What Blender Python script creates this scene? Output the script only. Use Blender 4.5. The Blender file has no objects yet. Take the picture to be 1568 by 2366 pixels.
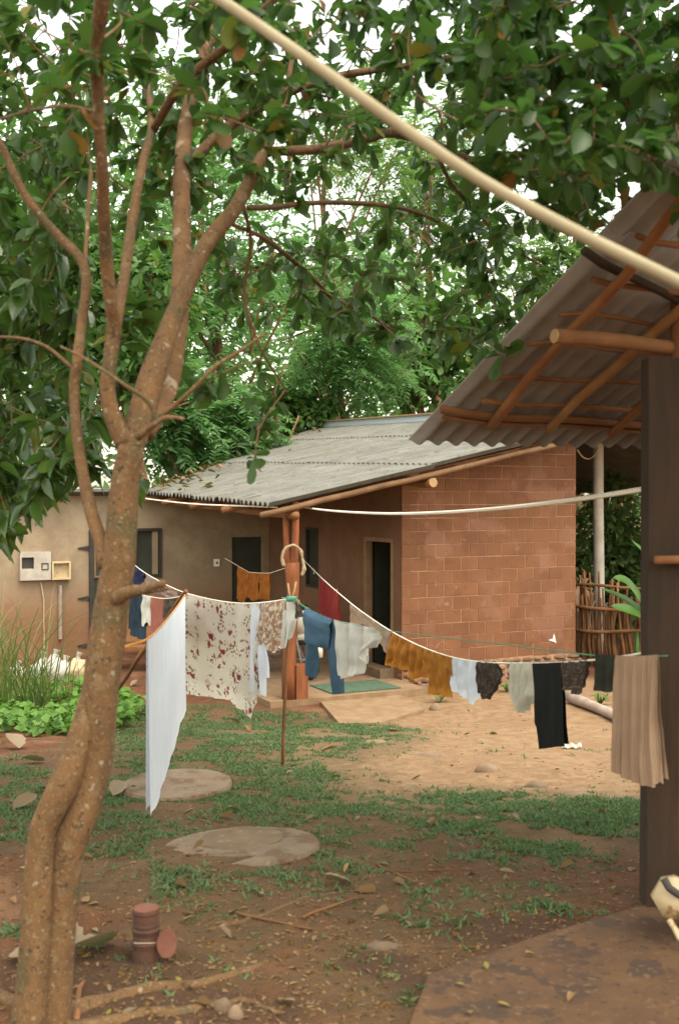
import bpy, math, random
import numpy as np
from mathutils import Vector, Matrix, noise

# ---------------------------------------------------------------- camera, sky, sun, exposure
S = bpy.context.scene
COL = S.collection
random.seed(11)
RNG = np.random.default_rng(11)
EYE = Vector((0.0, 0.0, 2.84))
FPX, CX, CY = 2500.0, 784.0, 1183.0        # focal length and picture centre, in units of a 1568 x 2366 picture
PITCH = math.atan(33.0 / FPX)
cam_d = bpy.data.cameras.new('camera')
cam = bpy.data.objects.new('camera', cam_d)
COL.objects.link(cam)
cam.location = EYE
cam.rotation_euler = (math.pi / 2 - PITCH, 0, 0)
cam_d.sensor_fit = 'VERTICAL'
cam_d.sensor_height = 36.0
cam_d.lens = FPX / 2366.0 * 36.0
cam_d.clip_start = 0.1
cam_d.clip_end = 2000
cam_d.dof.use_dof = True
cam_d.dof.focus_distance = 12.0
cam_d.dof.aperture_fstop = 3.2
S.camera = cam

SUN_EL, SUN_AZ = 66.0, 140.0               # azimuth measured from +Y clockwise
W = bpy.data.worlds.new('World')
S.world = W
W.use_nodes = True
wn, wl = W.node_tree.nodes, W.node_tree.links
wn.clear()
sky = wn.new('ShaderNodeTexSky')
sky.sky_type = 'NISHITA'
sky.sun_disc = False
sky.sun_elevation = math.radians(SUN_EL)
sky.sun_rotation = math.radians(SUN_AZ)
sky.air_density = 2.0
sky.dust_density = 2.0
sky.ozone_density = 1.0
hs = wn.new('ShaderNodeHueSaturation')
hs.inputs['Saturation'].default_value = 0.32   # an overcast, nearly white sky
tint = wn.new('ShaderNodeMix')
tint.data_type = 'RGBA'
tint.blend_type = 'MULTIPLY'
tint.inputs[0].default_value = 1.0
tint.inputs[7].default_value = (1.0, 0.95, 0.85, 1)
bg = wn.new('ShaderNodeBackground')
bg.inputs['Strength'].default_value = 0.15
wo = wn.new('ShaderNodeOutputWorld')
wl.new(sky.outputs[0], hs.inputs['Color'])
wl.new(hs.outputs[0], tint.inputs[6])
wl.new(tint.outputs[2], bg.inputs['Color'])
wl.new(bg.outputs[0], wo.inputs['Surface'])

sun_d = bpy.data.lights.new('sun', 'SUN')
sun_d.energy = 0.7
sun_d.angle = math.radians(35)
sun_d.color = (1.0, 0.92, 0.80)
sun = bpy.data.objects.new('sun', sun_d)
COL.objects.link(sun)
az, el = math.radians(SUN_AZ), math.radians(SUN_EL)
to_sun = Vector((math.sin(az) * math.cos(el), math.cos(az) * math.cos(el), math.sin(el)))
sun.rotation_euler = to_sun.to_track_quat('Z', 'Y').to_euler()
sun.location = to_sun * 60

S.view_settings.view_transform = 'Standard'
S.view_settings.look = 'None'
S.view_settings.gamma = 1.0
S.view_settings.exposure = 1.9
S.view_settings.use_curve_mapping = False
S.render.engine = 'CYCLES'
S.cycles.max_bounces = 8
S.cycles.transparent_max_bounces = 8

# ---------------------------------------------------------------- geometry of the place
CP, SP = math.cos(PITCH), math.sin(PITCH)


def ray(px, py):
    r, u = (px - CX) / FPX, (CY - py) / FPX
    return Vector((r, CP + u * SP, -SP + u * CP))


def P(px, py, Y):
    d = ray(px, py)
    return EYE + d * (Y / d.y)


def gz0(x, y):
    s = 1.475 - 0.107 * y
    z = min(1.0, s)
    if s > 0.95:
        k = min(1, max(0, (s - 0.95) / 0.12))
        z = (0.95 + 0.05 * k) if s < 1.07 else 1.0
    if s < 0.03:
        z = 0.03 if y < 60 else 0.03
    return z


def gp(px, py):
    d = ray(px, py)
    y = 6.0
    for _ in range(40):
        z = gz0(0, y)
        y2 = (z - EYE.z) / d.z * d.y if d.z < 0 else 60
        y = y + 0.6 * (min(y2, 60) - y)
    return Vector((d.x / d.y * y, y, gz0(0, y)))


def bump(x, y):
    if y > 30 or abs(x) > 16:
        return 0.0
    f = 0.05 * noise.noise((x * 0.6, y * 0.6, 2.1)) + 0.022 * noise.noise((x * 2.1, y * 2.1, 5.3)) \
        + 0.010 * noise.noise((x * 6, y * 6, 9.3))
    if y < 7:
        f += (0.016 * noise.noise((x * 12, y * 12, 3.3)) + 0.03 * abs(noise.noise((x * 2.4 + 5, y * 4.5, 8.8)))) * min(1, (7 - y) / 1.5)
    # low mud pad in front of the slab
    return f


def gz(x, y):
    return gz0(x, y) + bump(x, y)


def G(px, py, dz=0.0):
    p = gp(px, py)
    return Vector((p.x, p.y, gz(p.x, p.y) + dz))


def px_of(v):
    rel = Vector(v) - EYE
    f = rel.y * CP - rel.z * SP
    u = rel.y * SP + rel.z * CP
    return CX + FPX * rel.x / f, CY - FPX * u / f


# house frame: w runs along the block wall (away to the right), t along the front wall (away to the left)
HD = Vector((-0.91, 14.3, 0))
HW = Vector((0.90, 0.436, 0))
HT = Vector((-0.436, 0.90, 0))


def H(w, t, z=0.0):
    v = HD + HW * w + HT * t
    v.z = z
    return v


def roof_z(w, t):
    return 2.72 + 0.033 * t + 0.215 * w


WA, TA = 2.438, 0.819                       # near corner of the block wall
WB = WA + 3.21
TC = 6.05                                   # wing wall


def wall_front(px, py):                     # -> (t, z) on the front wall
    d = ray(px, py)
    k = d.x / d.y
    b = H(WA, 0)
    t = (k * b.y - b.x) / (HT.x - k * HT.y)
    p = b + HT * t
    return t, EYE.z + d.z * p.y / d.y


def wall_wing(px, py):                      # -> (w, z) on the wing wall
    d = ray(px, py)
    k = d.x / d.y
    b = H(0, TC)
    w = (k * b.y - b.x) / (HW.x - k * HW.y)
    p = b + HW * w
    return w, EYE.z + d.z * p.y / d.y


def wall_block(px, py):
    d = ray(px, py)
    k = d.x / d.y
    b = H(0, TA)
    w = (k * b.y - b.x) / (HW.x - k * HW.y)
    p = b + HW * w
    return w, EYE.z + d.z * p.y / d.y


# ---------------------------------------------------------------- materials
def nodes_of(m):
    m.use_nodes = True
    n, l = m.node_tree.nodes, m.node_tree.links
    n.clear()
    out = n.new('ShaderNodeOutputMaterial')
    b = n.new('ShaderNodeBsdfPrincipled')
    l.new(b.outputs[0], out.inputs[0])
    return n, l, b, out


def rgb(c):
    return (c[0], c[1], c[2], 1)


def vivid(c, k):
    y = 0.3 * c[0] + 0.5 * c[1] + 0.2 * c[2]
    return tuple(max(0.004, y + (x - y) * k) for x in c[:3])


def ramp(n, stops):
    r = n.new('ShaderNodeValToRGB')
    e = r.color_ramp.elements
    while len(e) > 1:
        e.remove(e[-1])
    e[0].position, e[0].color = stops[0][0], rgb(stops[0][1])
    for p, c in stops[1:]:
        x = e.new(p)
        x.color = rgb(c)
    return r


def mixc(n, l, fac, a, b, mode='MIX'):
    m = n.new('ShaderNodeMix')
    m.data_type = 'RGBA'
    m.blend_type = mode
    for s, v in ((0, fac), (6, a), (7, b)):
        if hasattr(v, 'links') or hasattr(v, 'is_output'):
            l.new(v, m.inputs[s])
        elif s == 0:
            m.inputs[0].default_value = v
        else:
            m.inputs[s].default_value = rgb(v)
    return m.outputs[2]


def noise_tex(n, l, coord, scale, detail=5, rough=0.6, vec_scale=None):
    if vec_scale:
        mp = n.new('ShaderNodeMapping')
        mp.inputs['Scale'].default_value = vec_scale
        l.new(coord, mp.inputs[0])
        coord = mp.outputs[0]
    t = n.new('ShaderNodeTexNoise')
    t.inputs['Scale'].default_value = scale
    t.inputs['Detail'].default_value = detail
    t.inputs['Roughness'].default_value = rough
    l.new(coord, t.inputs['Vector'])
    return t.outputs['Fac']


def smooth(n, l, v, lo, hi):
    m = n.new('ShaderNodeMapRange')
    m.interpolation_type = 'SMOOTHSTEP'
    m.inputs['From Min'].default_value = lo
    m.inputs['From Max'].default_value = hi
    l.new(v, m.inputs['Value'])
    return m.outputs[0]


def math_n(n, l, op, a, b=None):
    m = n.new('ShaderNodeMath')
    m.operation = op
    for i, v in enumerate((a, b)):
        if v is None:
            continue
        if isinstance(v, (int, float)):
            m.inputs[i].default_value = v
        else:
            l.new(v, m.inputs[i])
    return m.outputs[0]


def add_bump(n, l, b, h, strength=0.4, dist=0.01):
    bp = n.new('ShaderNodeBump')
    bp.inputs['Strength'].default_value = strength
    bp.inputs['Distance'].default_value = dist
    l.new(h, bp.inputs['Height'])
    l.new(bp.outputs[0], b.inputs['Normal'])


def obj_random(n, l):
    oi = n.new('ShaderNodeObjectInfo')
    ge = n.new('ShaderNodeNewGeometry')
    s = math_n(n, l, 'ADD', oi.outputs['Random'], ge.outputs['Random Per Island'])
    return math_n(n, l, 'FRACT', s)


def world_pos(n):
    return n.new('ShaderNodeNewGeometry').outputs['Position']


def mat(name, c1, c2=None, scale=4, rough=0.85, bump_s=0.3, bscale=40, stretch=None, spots=None, rnd=0.0, lo=0.35, hi=0.65,
        metallic=0.0, spec=None):
    """two-tone noise material with fine relief; spots = (colour, scale, threshold)"""
    m = bpy.data.materials.new(name)
    n, l, b, out = nodes_of(m)
    co = world_pos(n)
    c2 = c2 or [x * 0.75 for x in c1]
    c1, c2 = vivid(c1, 1.3), vivid(c2, 1.3)
    spots = [(vivid(c_, 1.25), a_, b_) for c_, a_, b_ in (spots or [])]
    f = smooth(n, l, noise_tex(n, l, co, scale, 6, 0.62, stretch), lo, hi)
    col = mixc(n, l, f, c1, c2)
    if spots:
        for sc, ss, th in spots:
            g = smooth(n, l, noise_tex(n, l, co, ss, 3, 0.5), th, th + 0.06)
            col = mixc(n, l, g, col, sc)
    if rnd:
        r = obj_random(n, l)
        v = math_n(n, l, 'ADD', math_n(n, l, 'MULTIPLY', r, 2 * rnd), 1 - rnd)
        hv = n.new('ShaderNodeHueSaturation')
        l.new(col, hv.inputs['Color'])
        l.new(v, hv.inputs['Value'])
        col = hv.outputs[0]
    l.new(col, b.inputs['Base Color'])
    b.inputs['Roughness'].default_value = rough
    b.inputs['Metallic'].default_value = metallic
    if spec is not None:
        b.inputs['Specular IOR Level'].default_value = spec
    if bump_s:
        add_bump(n, l, b, noise_tex(n, l, co, bscale, 5, 0.65, stretch), bump_s, 0.01)
    return m


def leaf_mat(name, stops, rough=0.42, trans=0.35, spec=0.4):
    m = bpy.data.materials.new(name)
    n, l, b, out = nodes_of(m)
    r = obj_random(n, l)
    cr = ramp(n, [(q_, vivid(c_, 1.22)) for q_, c_ in stops])
    l.new(r, cr.inputs[0])
    nz = noise_tex(n, l, world_pos(n), 30, 3)
    col = mixc(n, l, math_n(n, l, 'MULTIPLY', nz, 0.35), cr.outputs[0], (0.10, 0.12, 0.03))
    l.new(col, b.inputs['Base Color'])
    b.inputs['Roughness'].default_value = rough
    b.inputs['Specular IOR Level'].default_value = spec
    tr = n.new('ShaderNodeBsdfTranslucent')
    tc = mixc(n, l, 0.5, col, (0.13, 0.32, 0.05))
    l.new(tc, tr.inputs['Color'])
    mx = n.new('ShaderNodeMixShader')
    mx.inputs[0].default_value = trans
    l.new(b.outputs[0], mx.inputs[1])
    l.new(tr.outputs[0], mx.inputs[2])
    l.new(mx.outputs[0], out.inputs[0])
    return m


def cloth_mat(name, c1, c2=None, scale=6, pattern=None, trans=0.2, rib=0):
    m = bpy.data.materials.new(name)
    n, l, b, out = nodes_of(m)
    uv = n.new('ShaderNodeUVMap').outputs[0]
    c2 = c2 or [x * 0.88 for x in c1]
    col = mixc(n, l, smooth(n, l, noise_tex(n, l, uv, scale, 4), 0.35, 0.65), c1, c2)
    if pattern == 'floral':
        big = n.new('ShaderNodeTexVoronoi')
        big.inputs['Scale'].default_value = 4.6
        big.inputs['Randomness'].default_value = 0.45
        l.new(uv, big.inputs['Vector'])
        mask = math_n(n, l, 'SUBTRACT', 1.0, smooth(n, l, big.outputs['Distance'], 0.42, 0.54))
        for sc, r0, c in ((20, 0.26, (0.33, 0.12, 0.08)), (17, 0.30, (0.26, 0.045, 0.05)), (30, 0.32, (0.20, 0.10, 0.06)),
                          (9.5, 0.30, (0.20, 0.012, 0.025))):
            v = n.new('ShaderNodeTexVoronoi')
            v.inputs['Scale'].default_value = sc
            l.new(uv, v.inputs['Vector'])
            sep = n.new('ShaderNodeSeparateColor')
            l.new(v.outputs['Color'], sep.inputs[0])
            pick = smooth(n, l, sep.outputs[0], 0.40, 0.44)
            wob = math_n(n, l, 'ADD', v.outputs['Distance'],
                         math_n(n, l, 'MULTIPLY', math_n(n, l, 'SUBTRACT', noise_tex(n, l, uv, sc * 3, 2), 0.5), 0.30))
            g = math_n(n, l, 'SUBTRACT', 1.0, smooth(n, l, wob, r0, r0 + 0.1))
            f = math_n(n, l, 'MULTIPLY', math_n(n, l, 'MULTIPLY', g, mask), math_n(n, l, 'MULTIPLY', pick, 0.95))
            col = mixc(n, l, f, col, c)
    elif pattern:
        sc, c, th = pattern
        g = smooth(n, l, noise_tex(n, l, uv, sc, 3, 0.55), th, th + 0.05)
        col = mixc(n, l, g, col, c)
    l.new(col, b.inputs['Base Color'])
    b.inputs['Roughness'].default_value = 0.9
    b.inputs['Specular IOR Level'].default_value = 0.15
    h = noise_tex(n, l, uv, 14, 5, 0.6, (3, 1, 1))
    if rib:
        wv = n.new('ShaderNodeTexWave')
        wv.inputs['Scale'].default_value = rib
        wv.inputs['Distortion'].default_value = 1.0
        l.new(uv, wv.inputs[0])
        h = math_n(n, l, 'ADD', h, math_n(n, l, 'MULTIPLY', wv.outputs['Fac'], 0.6))
    add_bump(n, l, b, h, 0.5, 0.012)
    tr = n.new('ShaderNodeBsdfTranslucent')
    l.new(col, tr.inputs['Color'])
    mx = n.new('ShaderNodeMixShader')
    mx.inputs[0].default_value = trans
    l.new(b.outputs[0], mx.inputs[1])
    l.new(tr.outputs[0], mx.inputs[2])
    l.new(mx.outputs[0], out.inputs[0])
    return m


def ground_mat():
    m = bpy.data.materials.new('yard soil')
    n, l, b, out = nodes_of(m)
    co = world_pos(n)
    at = n.new('ShaderNodeAttribute')
    at.attribute_name = 'soil'
    sep = n.new('ShaderNodeSeparateColor')
    l.new(at.outputs['Color'], sep.inputs[0])
    n1 = noise_tex(n, l, co, 1.1, 6, 0.65)
    n2 = noise_tex(n, l, co, 7, 6, 0.7)
    n3 = noise_tex(n, l, co, 38, 4, 0.7)
    clay = mixc(n, l, smooth(n, l, n2, 0.3, 0.7), (0.150, 0.063, 0.028), (0.078, 0.033, 0.016))
    clay = mixc(n, l, smooth(n, l, n1, 0.52, 0.7), clay, (0.195, 0.100, 0.052))
    sand = mixc(n, l, smooth(n, l, n2, 0.3, 0.7), (0.285, 0.188, 0.100), (0.185, 0.108, 0.056))
    sand = mixc(n, l, smooth(n, l, n1, 0.52, 0.68), sand, (0.22, 0.128, 0.066))
    tf = math_n(n, l, 'ADD', sep.outputs[0], math_n(n, l, 'MULTIPLY', math_n(n, l, 'ADD', math_n(n, l, 'SUBTRACT', n2, 0.5), math_n(n, l, 'SUBTRACT', n1, 0.5)), 1.1))
    col = mixc(n, l, smooth(n, l, tf, 0.15, 0.95), clay, sand)
    gf = math_n(n, l, 'ADD', sep.outputs[1], math_n(n, l, 'MULTIPLY', math_n(n, l, 'SUBTRACT', n2, 0.5), 0.9))
    moss = mixc(n, l, n3, (0.065, 0.058, 0.024), (0.125, 0.088, 0.046))
    col = mixc(n, l, math_n(n, l, 'MULTIPLY', smooth(n, l, gf, 0.3, 0.95), 0.55), col, moss)
    df = math_n(n, l, 'ADD', sep.outputs[2], math_n(n, l, 'MULTIPLY', math_n(n, l, 'SUBTRACT', n1, 0.5), 0.8))
    col = mixc(n, l, math_n(n, l, 'MULTIPLY', smooth(n, l, df, 0.3, 0.9), 0.75), col, (0.058, 0.032, 0.019))
    grit = smooth(n, l, n3, 0.60, 0.72)
    col = mixc(n, l, math_n(n, l, 'MULTIPLY', grit, 0.5), col, (0.19, 0.105, 0.058))
    dark = smooth(n, l, noise_tex(n, l, co, 22, 5, 0.75), 0.60, 0.70)
    col = mixc(n, l, math_n(n, l, 'MULTIPLY', dark, 0.5), col, (0.07, 0.04, 0.028))
    l.new(col, b.inputs['Base Color'])
    b.inputs['Roughness'].default_value = 0.95
    b.inputs['Specular IOR Level'].default_value = 0.2
    h = math_n(n, l, 'ADD', math_n(n, l, 'MULTIPLY', n2, 1.0), math_n(n, l, 'MULTIPLY', n3, 0.5))
    add_bump(n, l, b, h, 0.9, 0.03)
    return m


def wall_mat(name, plaster, plaster2, mud, top=1.1, stain=None):
    """plaster with a reddish soil splash band that climbs unevenly from the ground"""
    m = bpy.data.materials.new(name)
    n, l, b, out = nodes_of(m)
    co = world_pos(n)
    z = n.new('ShaderNodeSeparateXYZ')
    l.new(co, z.inputs[0])
    n1 = noise_tex(n, l, co, 1.6, 6, 0.65)
    n2 = noise_tex(n, l, co, 9, 5, 0.6)
    col = mixc(n, l, smooth(n, l, n1, 0.35, 0.65), plaster, plaster2)
    zz = math_n(n, l, 'ADD', z.outputs[2], math_n(n, l, 'MULTIPLY', math_n(n, l, 'SUBTRACT', n1, 0.5), 1.2))
    f = math_n(n, l, 'SUBTRACT', 1.0, smooth(n, l, zz, top * 0.3, top))
    col = mixc(n, l, math_n(n, l, 'MULTIPLY', f, 0.85), col, mud)
    st = smooth(n, l, noise_tex(n, l, co, 3, 5, 0.6, (4, 4, 0.35)), 0.55, 0.75)
    col = mixc(n, l, math_n(n, l, 'MULTIPLY', st, 0.4), col, stain or [c * 0.6 for c in plaster])
    l.new(col, b.inputs['Base Color'])
    b.inputs['Roughness'].default_value = 0.92
    add_bump(n, l, b, n2, 0.35, 0.02)
    return m


M = {}
M['ground'] = ground_mat()
M['bark'] = mat('mottled bark', (0.138, 0.079, 0.040), (0.098, 0.057, 0.029), 6, 0.92, 1.0, 26, stretch=(1.6, 1.6, 0.8),
                spots=[((0.085, 0.062, 0.03), 5, 0.57), ((0.145, 0.094, 0.052), 17, 0.60), ((0.055, 0.034, 0.019), 44, 0.60), ((0.20, 0.155, 0.105), 75, 0.625), ((0.25, 0.205, 0.15), 30, 0.665), ((0.16, 0.125, 0.07), 120, 0.60)])
M['bark_pale'] = mat('pale mottled bark', (0.19, 0.115, 0.065), (0.12, 0.072, 0.04), 6, 0.92, 0.9, 34,
                     spots=[((0.30, 0.24, 0.18), 18, 0.60), ((0.09, 0.06, 0.035), 26, 0.62)])
M['twig'] = mat('twig bark', (0.13, 0.075, 0.045), (0.20, 0.13, 0.085), 6, 0.9, 0.4, 40)
M['leaf'] = leaf_mat('broad leaves', [(0, (0.016, 0.042, 0.014)), (0.45, (0.028, 0.066, 0.020)), (0.84, (0.050, 0.100, 0.030)),
                                     (0.955, (0.085, 0.135, 0.03)), (0.98, (0.18, 0.15, 0.03)), (0.99, (0.22, 0.10, 0.03)),
                                     (1.0, (0.20, 0.07, 0.03))], 0.40, 0.36, 0.34)
M['leaf_dark'] = leaf_mat('glossy dark leaves', [(0, (0.028, 0.062, 0.018)), (0.6, (0.052, 0.105, 0.028)), (0.9, (0.085, 0.15, 0.036)),
                                                (1, (0.17, 0.16, 0.04))], 0.26, 0.34, 0.7)
M['leaf_mid'] = leaf_mat('mid green leaves', [(0, (0.040, 0.095, 0.026)), (0.5, (0.070, 0.145, 0.040)), (0.9, (0.115, 0.20, 0.06)),
                                             (1, (0.17, 0.15, 0.05))], 0.5, 0.35)
M['leaf_mint'] = leaf_mat('feathery blue green leaflets', [(0, (0.12, 0.23, 0.10)), (0.5, (0.175, 0.31, 0.14)), (1, (0.23, 0.37, 0.17))],
                          0.5, 0.55)
M['leaf_lime'] = leaf_mat('pale lime leaflets', [(0, (0.12, 0.20, 0.06)), (0.5, (0.18, 0.27, 0.09)), (1, (0.24, 0.31, 0.12))], 0.6, 0.5)
M['leaf_far'] = leaf_mat('far pale leaves', [(0, (0.09, 0.18, 0.065)), (0.5, (0.15, 0.26, 0.095)), (1, (0.22, 0.33, 0.13))], 0.6, 0.5)
M['leaf_shade'] = leaf_mat('dull dark leaflets', [(0, (0.045, 0.080, 0.03)), (0.6, (0.075, 0.12, 0.045)), (1, (0.14, 0.17, 0.06))], 0.6, 0.45)
M['leaf_cover'] = leaf_mat('ground cover leaves', [(0, (0.07, 0.16, 0.03)), (0.5, (0.12, 0.24, 0.055)), (1, (0.18, 0.29, 0.08))], 0.5, 0.35)
M['banana'] = leaf_mat('banana leaves', [(0, (0.03, 0.085, 0.02)), (1, (0.06, 0.14, 0.03))], 0.35, 0.3)
M['grass'] = leaf_mat('lawn weeds', [(0, (0.050, 0.090, 0.038)), (0.4, (0.080, 0.135, 0.064)), (0.75, (0.12, 0.175, 0.095)), (0.9, (0.13, 0.15, 0.06)), (1, (0.22, 0.17, 0.08))],
                      0.6, 0.3)
M['tall_grass'] = leaf_mat('tall grass', [(0, (0.05, 0.085, 0.025)), (0.6, (0.09, 0.13, 0.04)), (1, (0.26, 0.22, 0.10))], 0.6, 0.35)
M['dry_leaf'] = leaf_mat('dry leaf', [(0, (0.10, 0.050, 0.026)), (0.3, (0.18, 0.10, 0.055)), (0.6, (0.26, 0.165, 0.10)), (0.85, (0.13, 0.08, 0.05)),
                                     (1, (0.32, 0.22, 0.11))], 0.75, 0.12, 0.2)
M['dry_grey'] = leaf_mat('bleached dry leaf', [(0, (0.22, 0.155, 0.105)), (0.5, (0.26, 0.20, 0.15)), (1, (0.16, 0.105, 0.07))], 0.8, 0.1, 0.2)
M['crumb'] = leaf_mat('soil crumbs', [(0, (0.065, 0.030, 0.014)), (0.65, (0.135, 0.062, 0.030)), (0.94, (0.18, 0.098, 0.055)), (1, (0.26, 0.19, 0.13))], 0.95, 0.0, 0.1)
M['yellow_leaf'] = leaf_mat('yellow leaf', [(0, (0.24, 0.19, 0.05)), (1, (0.30, 0.24, 0.08))], 0.5, 0.3)
M['block'] = mat('red block', (0.175, 0.086, 0.050), (0.142, 0.068, 0.040), 3, 0.93, 0.9, 45, rnd=0.09,
                 spots=[((0.195, 0.102, 0.066), 1.6, 0.55), ((0.22, 0.13, 0.088), 7, 0.67), ((0.10, 0.048, 0.03), 18, 0.66)])
M['mortar'] = mat('mortar', (0.36, 0.235, 0.165), (0.30, 0.185, 0.125), 9, 0.95, 0.4, 60)
M['plaster_red'] = wall_mat('brown plaster', (0.20, 0.105, 0.055), (0.155, 0.078, 0.04), (0.18, 0.075, 0.036), 1.0)
M['plaster_grey'] = wall_mat('grey render', (0.35, 0.268, 0.17), (0.25, 0.18, 0.11), (0.20, 0.082, 0.036), 1.7)
M['concrete'] = mat('old concrete', (0.235, 0.165, 0.105), (0.175, 0.118, 0.073), 5, 0.92, 0.5, 45, spots=[((0.19, 0.13, 0.08), 11, 0.60)])
M['concrete_dark'] = mat('weathered concrete', (0.165, 0.118, 0.078), (0.12, 0.083, 0.053), 6, 0.92, 0.6, 45, spots=[((0.22, 0.16, 0.11), 14, 0.62)])
M['slab'] = mat('muddy slab', (0.098, 0.054, 0.027), (0.066, 0.036, 0.019), 5, 0.92, 1.0, 30, spots=[((0.05, 0.029, 0.017), 6, 0.57), ((0.12, 0.072, 0.042), 32, 0.60), ((0.042, 0.025, 0.016), 26, 0.61)])
M['roof'] = mat('grey fibre sheet', (0.140, 0.136, 0.117), (0.104, 0.101, 0.085), 2.0, 0.9, 0.3, 50,
                spots=[((0.09, 0.08, 0.06), 5, 0.60), ((0.19, 0.183, 0.163), 25, 0.64)], rnd=0.06)
M['roof_under'] = mat('aged fibre sheet', (0.30, 0.285, 0.262), (0.235, 0.22, 0.20), 3, 0.92, 0.3, 40, rnd=0.05, stretch=(1, 1, 1))
M['flash'] = mat('pale blue flashing', (0.66, 0.73, 0.80), (0.70, 0.75, 0.80), 4, 0.5, 0.1, 20)
M['cap'] = mat('mossy ridge cap', (0.20, 0.14, 0.08), (0.13, 0.10, 0.055), 8, 0.95, 0.5, 40)
M['wood'] = mat('round poles', (0.215, 0.108, 0.055), (0.155, 0.073, 0.036), 4, 0.85, 0.4, 30, stretch=(1, 1, 1), rnd=0.12)
M['wood_grey'] = mat('weathered brown poles', (0.165, 0.098, 0.055), (0.11, 0.064, 0.036), 4, 0.88, 0.5, 30, rnd=0.1)
M['wood_pale'] = mat('pale peeled pole', (0.32, 0.19, 0.10), (0.24, 0.135, 0.068), 5, 0.85, 0.4, 30)
M['wood_end'] = mat('sawn log end', (0.36, 0.25, 0.15), (0.27, 0.18, 0.105), 14, 0.85, 0.3, 60)
M['wood_red'] = mat('red stained post', (0.22, 0.085, 0.042), (0.15, 0.058, 0.03), 5, 0.85, 0.4, 30, stretch=(3, 3, 0.6))
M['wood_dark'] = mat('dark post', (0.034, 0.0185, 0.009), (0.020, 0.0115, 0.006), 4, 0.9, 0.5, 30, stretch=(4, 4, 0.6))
M['stick'] = mat('dry sticks', (0.17, 0.088, 0.046), (0.11, 0.056, 0.03), 5, 0.9, 0.4, 40, rnd=0.3)
M['grey_wood'] = mat('weathered grey log', (0.34, 0.28, 0.235), (0.25, 0.20, 0.165), 6, 0.9, 0.5, 30)
M['stone'] = mat('field stone', (0.18, 0.13, 0.09), (0.12, 0.085, 0.058), 6, 0.92, 0.6, 35, rnd=0.2)
M['stone_red'] = mat('earthy footing stone', (0.20, 0.130, 0.086), (0.135, 0.085, 0.055), 6, 0.93, 0.6, 35, rnd=0.2)
M['pvc'] = mat('cream conduit', (0.32, 0.285, 0.20), (0.265, 0.225, 0.15), 3, 0.85, 0.05, 30)
M['white'] = mat('white cord', (0.84, 0.80, 0.70), (0.80, 0.75, 0.64), 3, 0.6, 0.05, 30)
M['white_pole'] = mat('white pipe', (0.56, 0.52, 0.45), (0.44, 0.39, 0.32), 3, 0.6, 0.1, 30)
M['green_cord'] = mat('green cord', (0.08, 0.24, 0.16), (0.08, 0.20, 0.14), 9, 0.6, 0.05, 30)
M['orange_cord'] = mat('orange rope', (0.52, 0.26, 0.06), (0.42, 0.20, 0.05), 9, 0.7, 0.1, 60)
M['dark'] = mat('black painted steel', (0.022, 0.020, 0.017), (0.035, 0.03, 0.024), 5, 0.6, 0.1, 30)
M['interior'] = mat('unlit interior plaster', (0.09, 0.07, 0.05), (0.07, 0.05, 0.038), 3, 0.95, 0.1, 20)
M['door_frame'] = mat('pale door frame', (0.28, 0.19, 0.12), (0.22, 0.145, 0.09), 5, 0.8, 0.2, 30)
M['green_door'] = mat('dark green door', (0.035, 0.038, 0.026), (0.025, 0.028, 0.02), 4, 0.6, 0.1, 30)
M['panel'] = mat('grey meter panel', (0.42, 0.39, 0.335), (0.35, 0.31, 0.26), 6, 0.7, 0.15, 30)
M['cream'] = mat('cream plastic', (0.50, 0.41, 0.28), (0.42, 0.33, 0.215), 6, 0.6, 0.15, 30, spots=[((0.25, 0.15, 0.08), 9, 0.62)])
M['lid'] = mat('dirt streaked lid concrete', (0.185, 0.140, 0.098), (0.135, 0.098, 0.068), 5, 0.93, 0.7, 40, spots=[((0.115, 0.070, 0.043), 5, 0.55), ((0.22, 0.17, 0.12), 26, 0.62), ((0.07, 0.075, 0.03), 9, 0.66)])
M['plastic_white'] = mat('white plastic sack', (0.50, 0.48, 0.43), (0.36, 0.33, 0.285), 7, 0.5, 0.5, 18)
M['rust'] = mat('rusted iron', (0.082, 0.040, 0.026), (0.05, 0.027, 0.019), 9, 0.85, 0.6, 45)
M['terracotta'] = mat('red clay lid', (0.15, 0.068, 0.047), (0.11, 0.048, 0.034), 7, 0.85, 0.3, 45)
M['mat_green'] = mat('green door mat', (0.075, 0.115, 0.075), (0.055, 0.085, 0.055), 12, 0.95, 0.4, 80)
M['rubber'] = mat('tyre rubber', (0.025, 0.024, 0.022), (0.04, 0.035, 0.03), 8, 0.85, 0.2, 40)
M['bike_white'] = mat('white motorcycle fairing', (0.62, 0.58, 0.50), (0.55, 0.50, 0.42), 4, 0.35, 0.0)
M['bike_red'] = mat('red motorcycle panel', (0.34, 0.06, 0.045), (0.27, 0.05, 0.035), 4, 0.35, 0.0)
M['steel'] = mat('worn steel', (0.30, 0.27, 0.24), (0.20, 0.17, 0.15), 8, 0.45, 0.1, 40, metallic=0.7)
M['lamp_glass'] = mat('amber lens', (0.62, 0.36, 0.08), (0.52, 0.28, 0.06), 4, 0.2, 0.0)


# ---------------------------------------------------------------- mesh helpers
ORG = {}


def org(o):
    return ORG.get(o.name, Vector((0, 0, 0))) if o else Vector((0, 0, 0))


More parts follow.
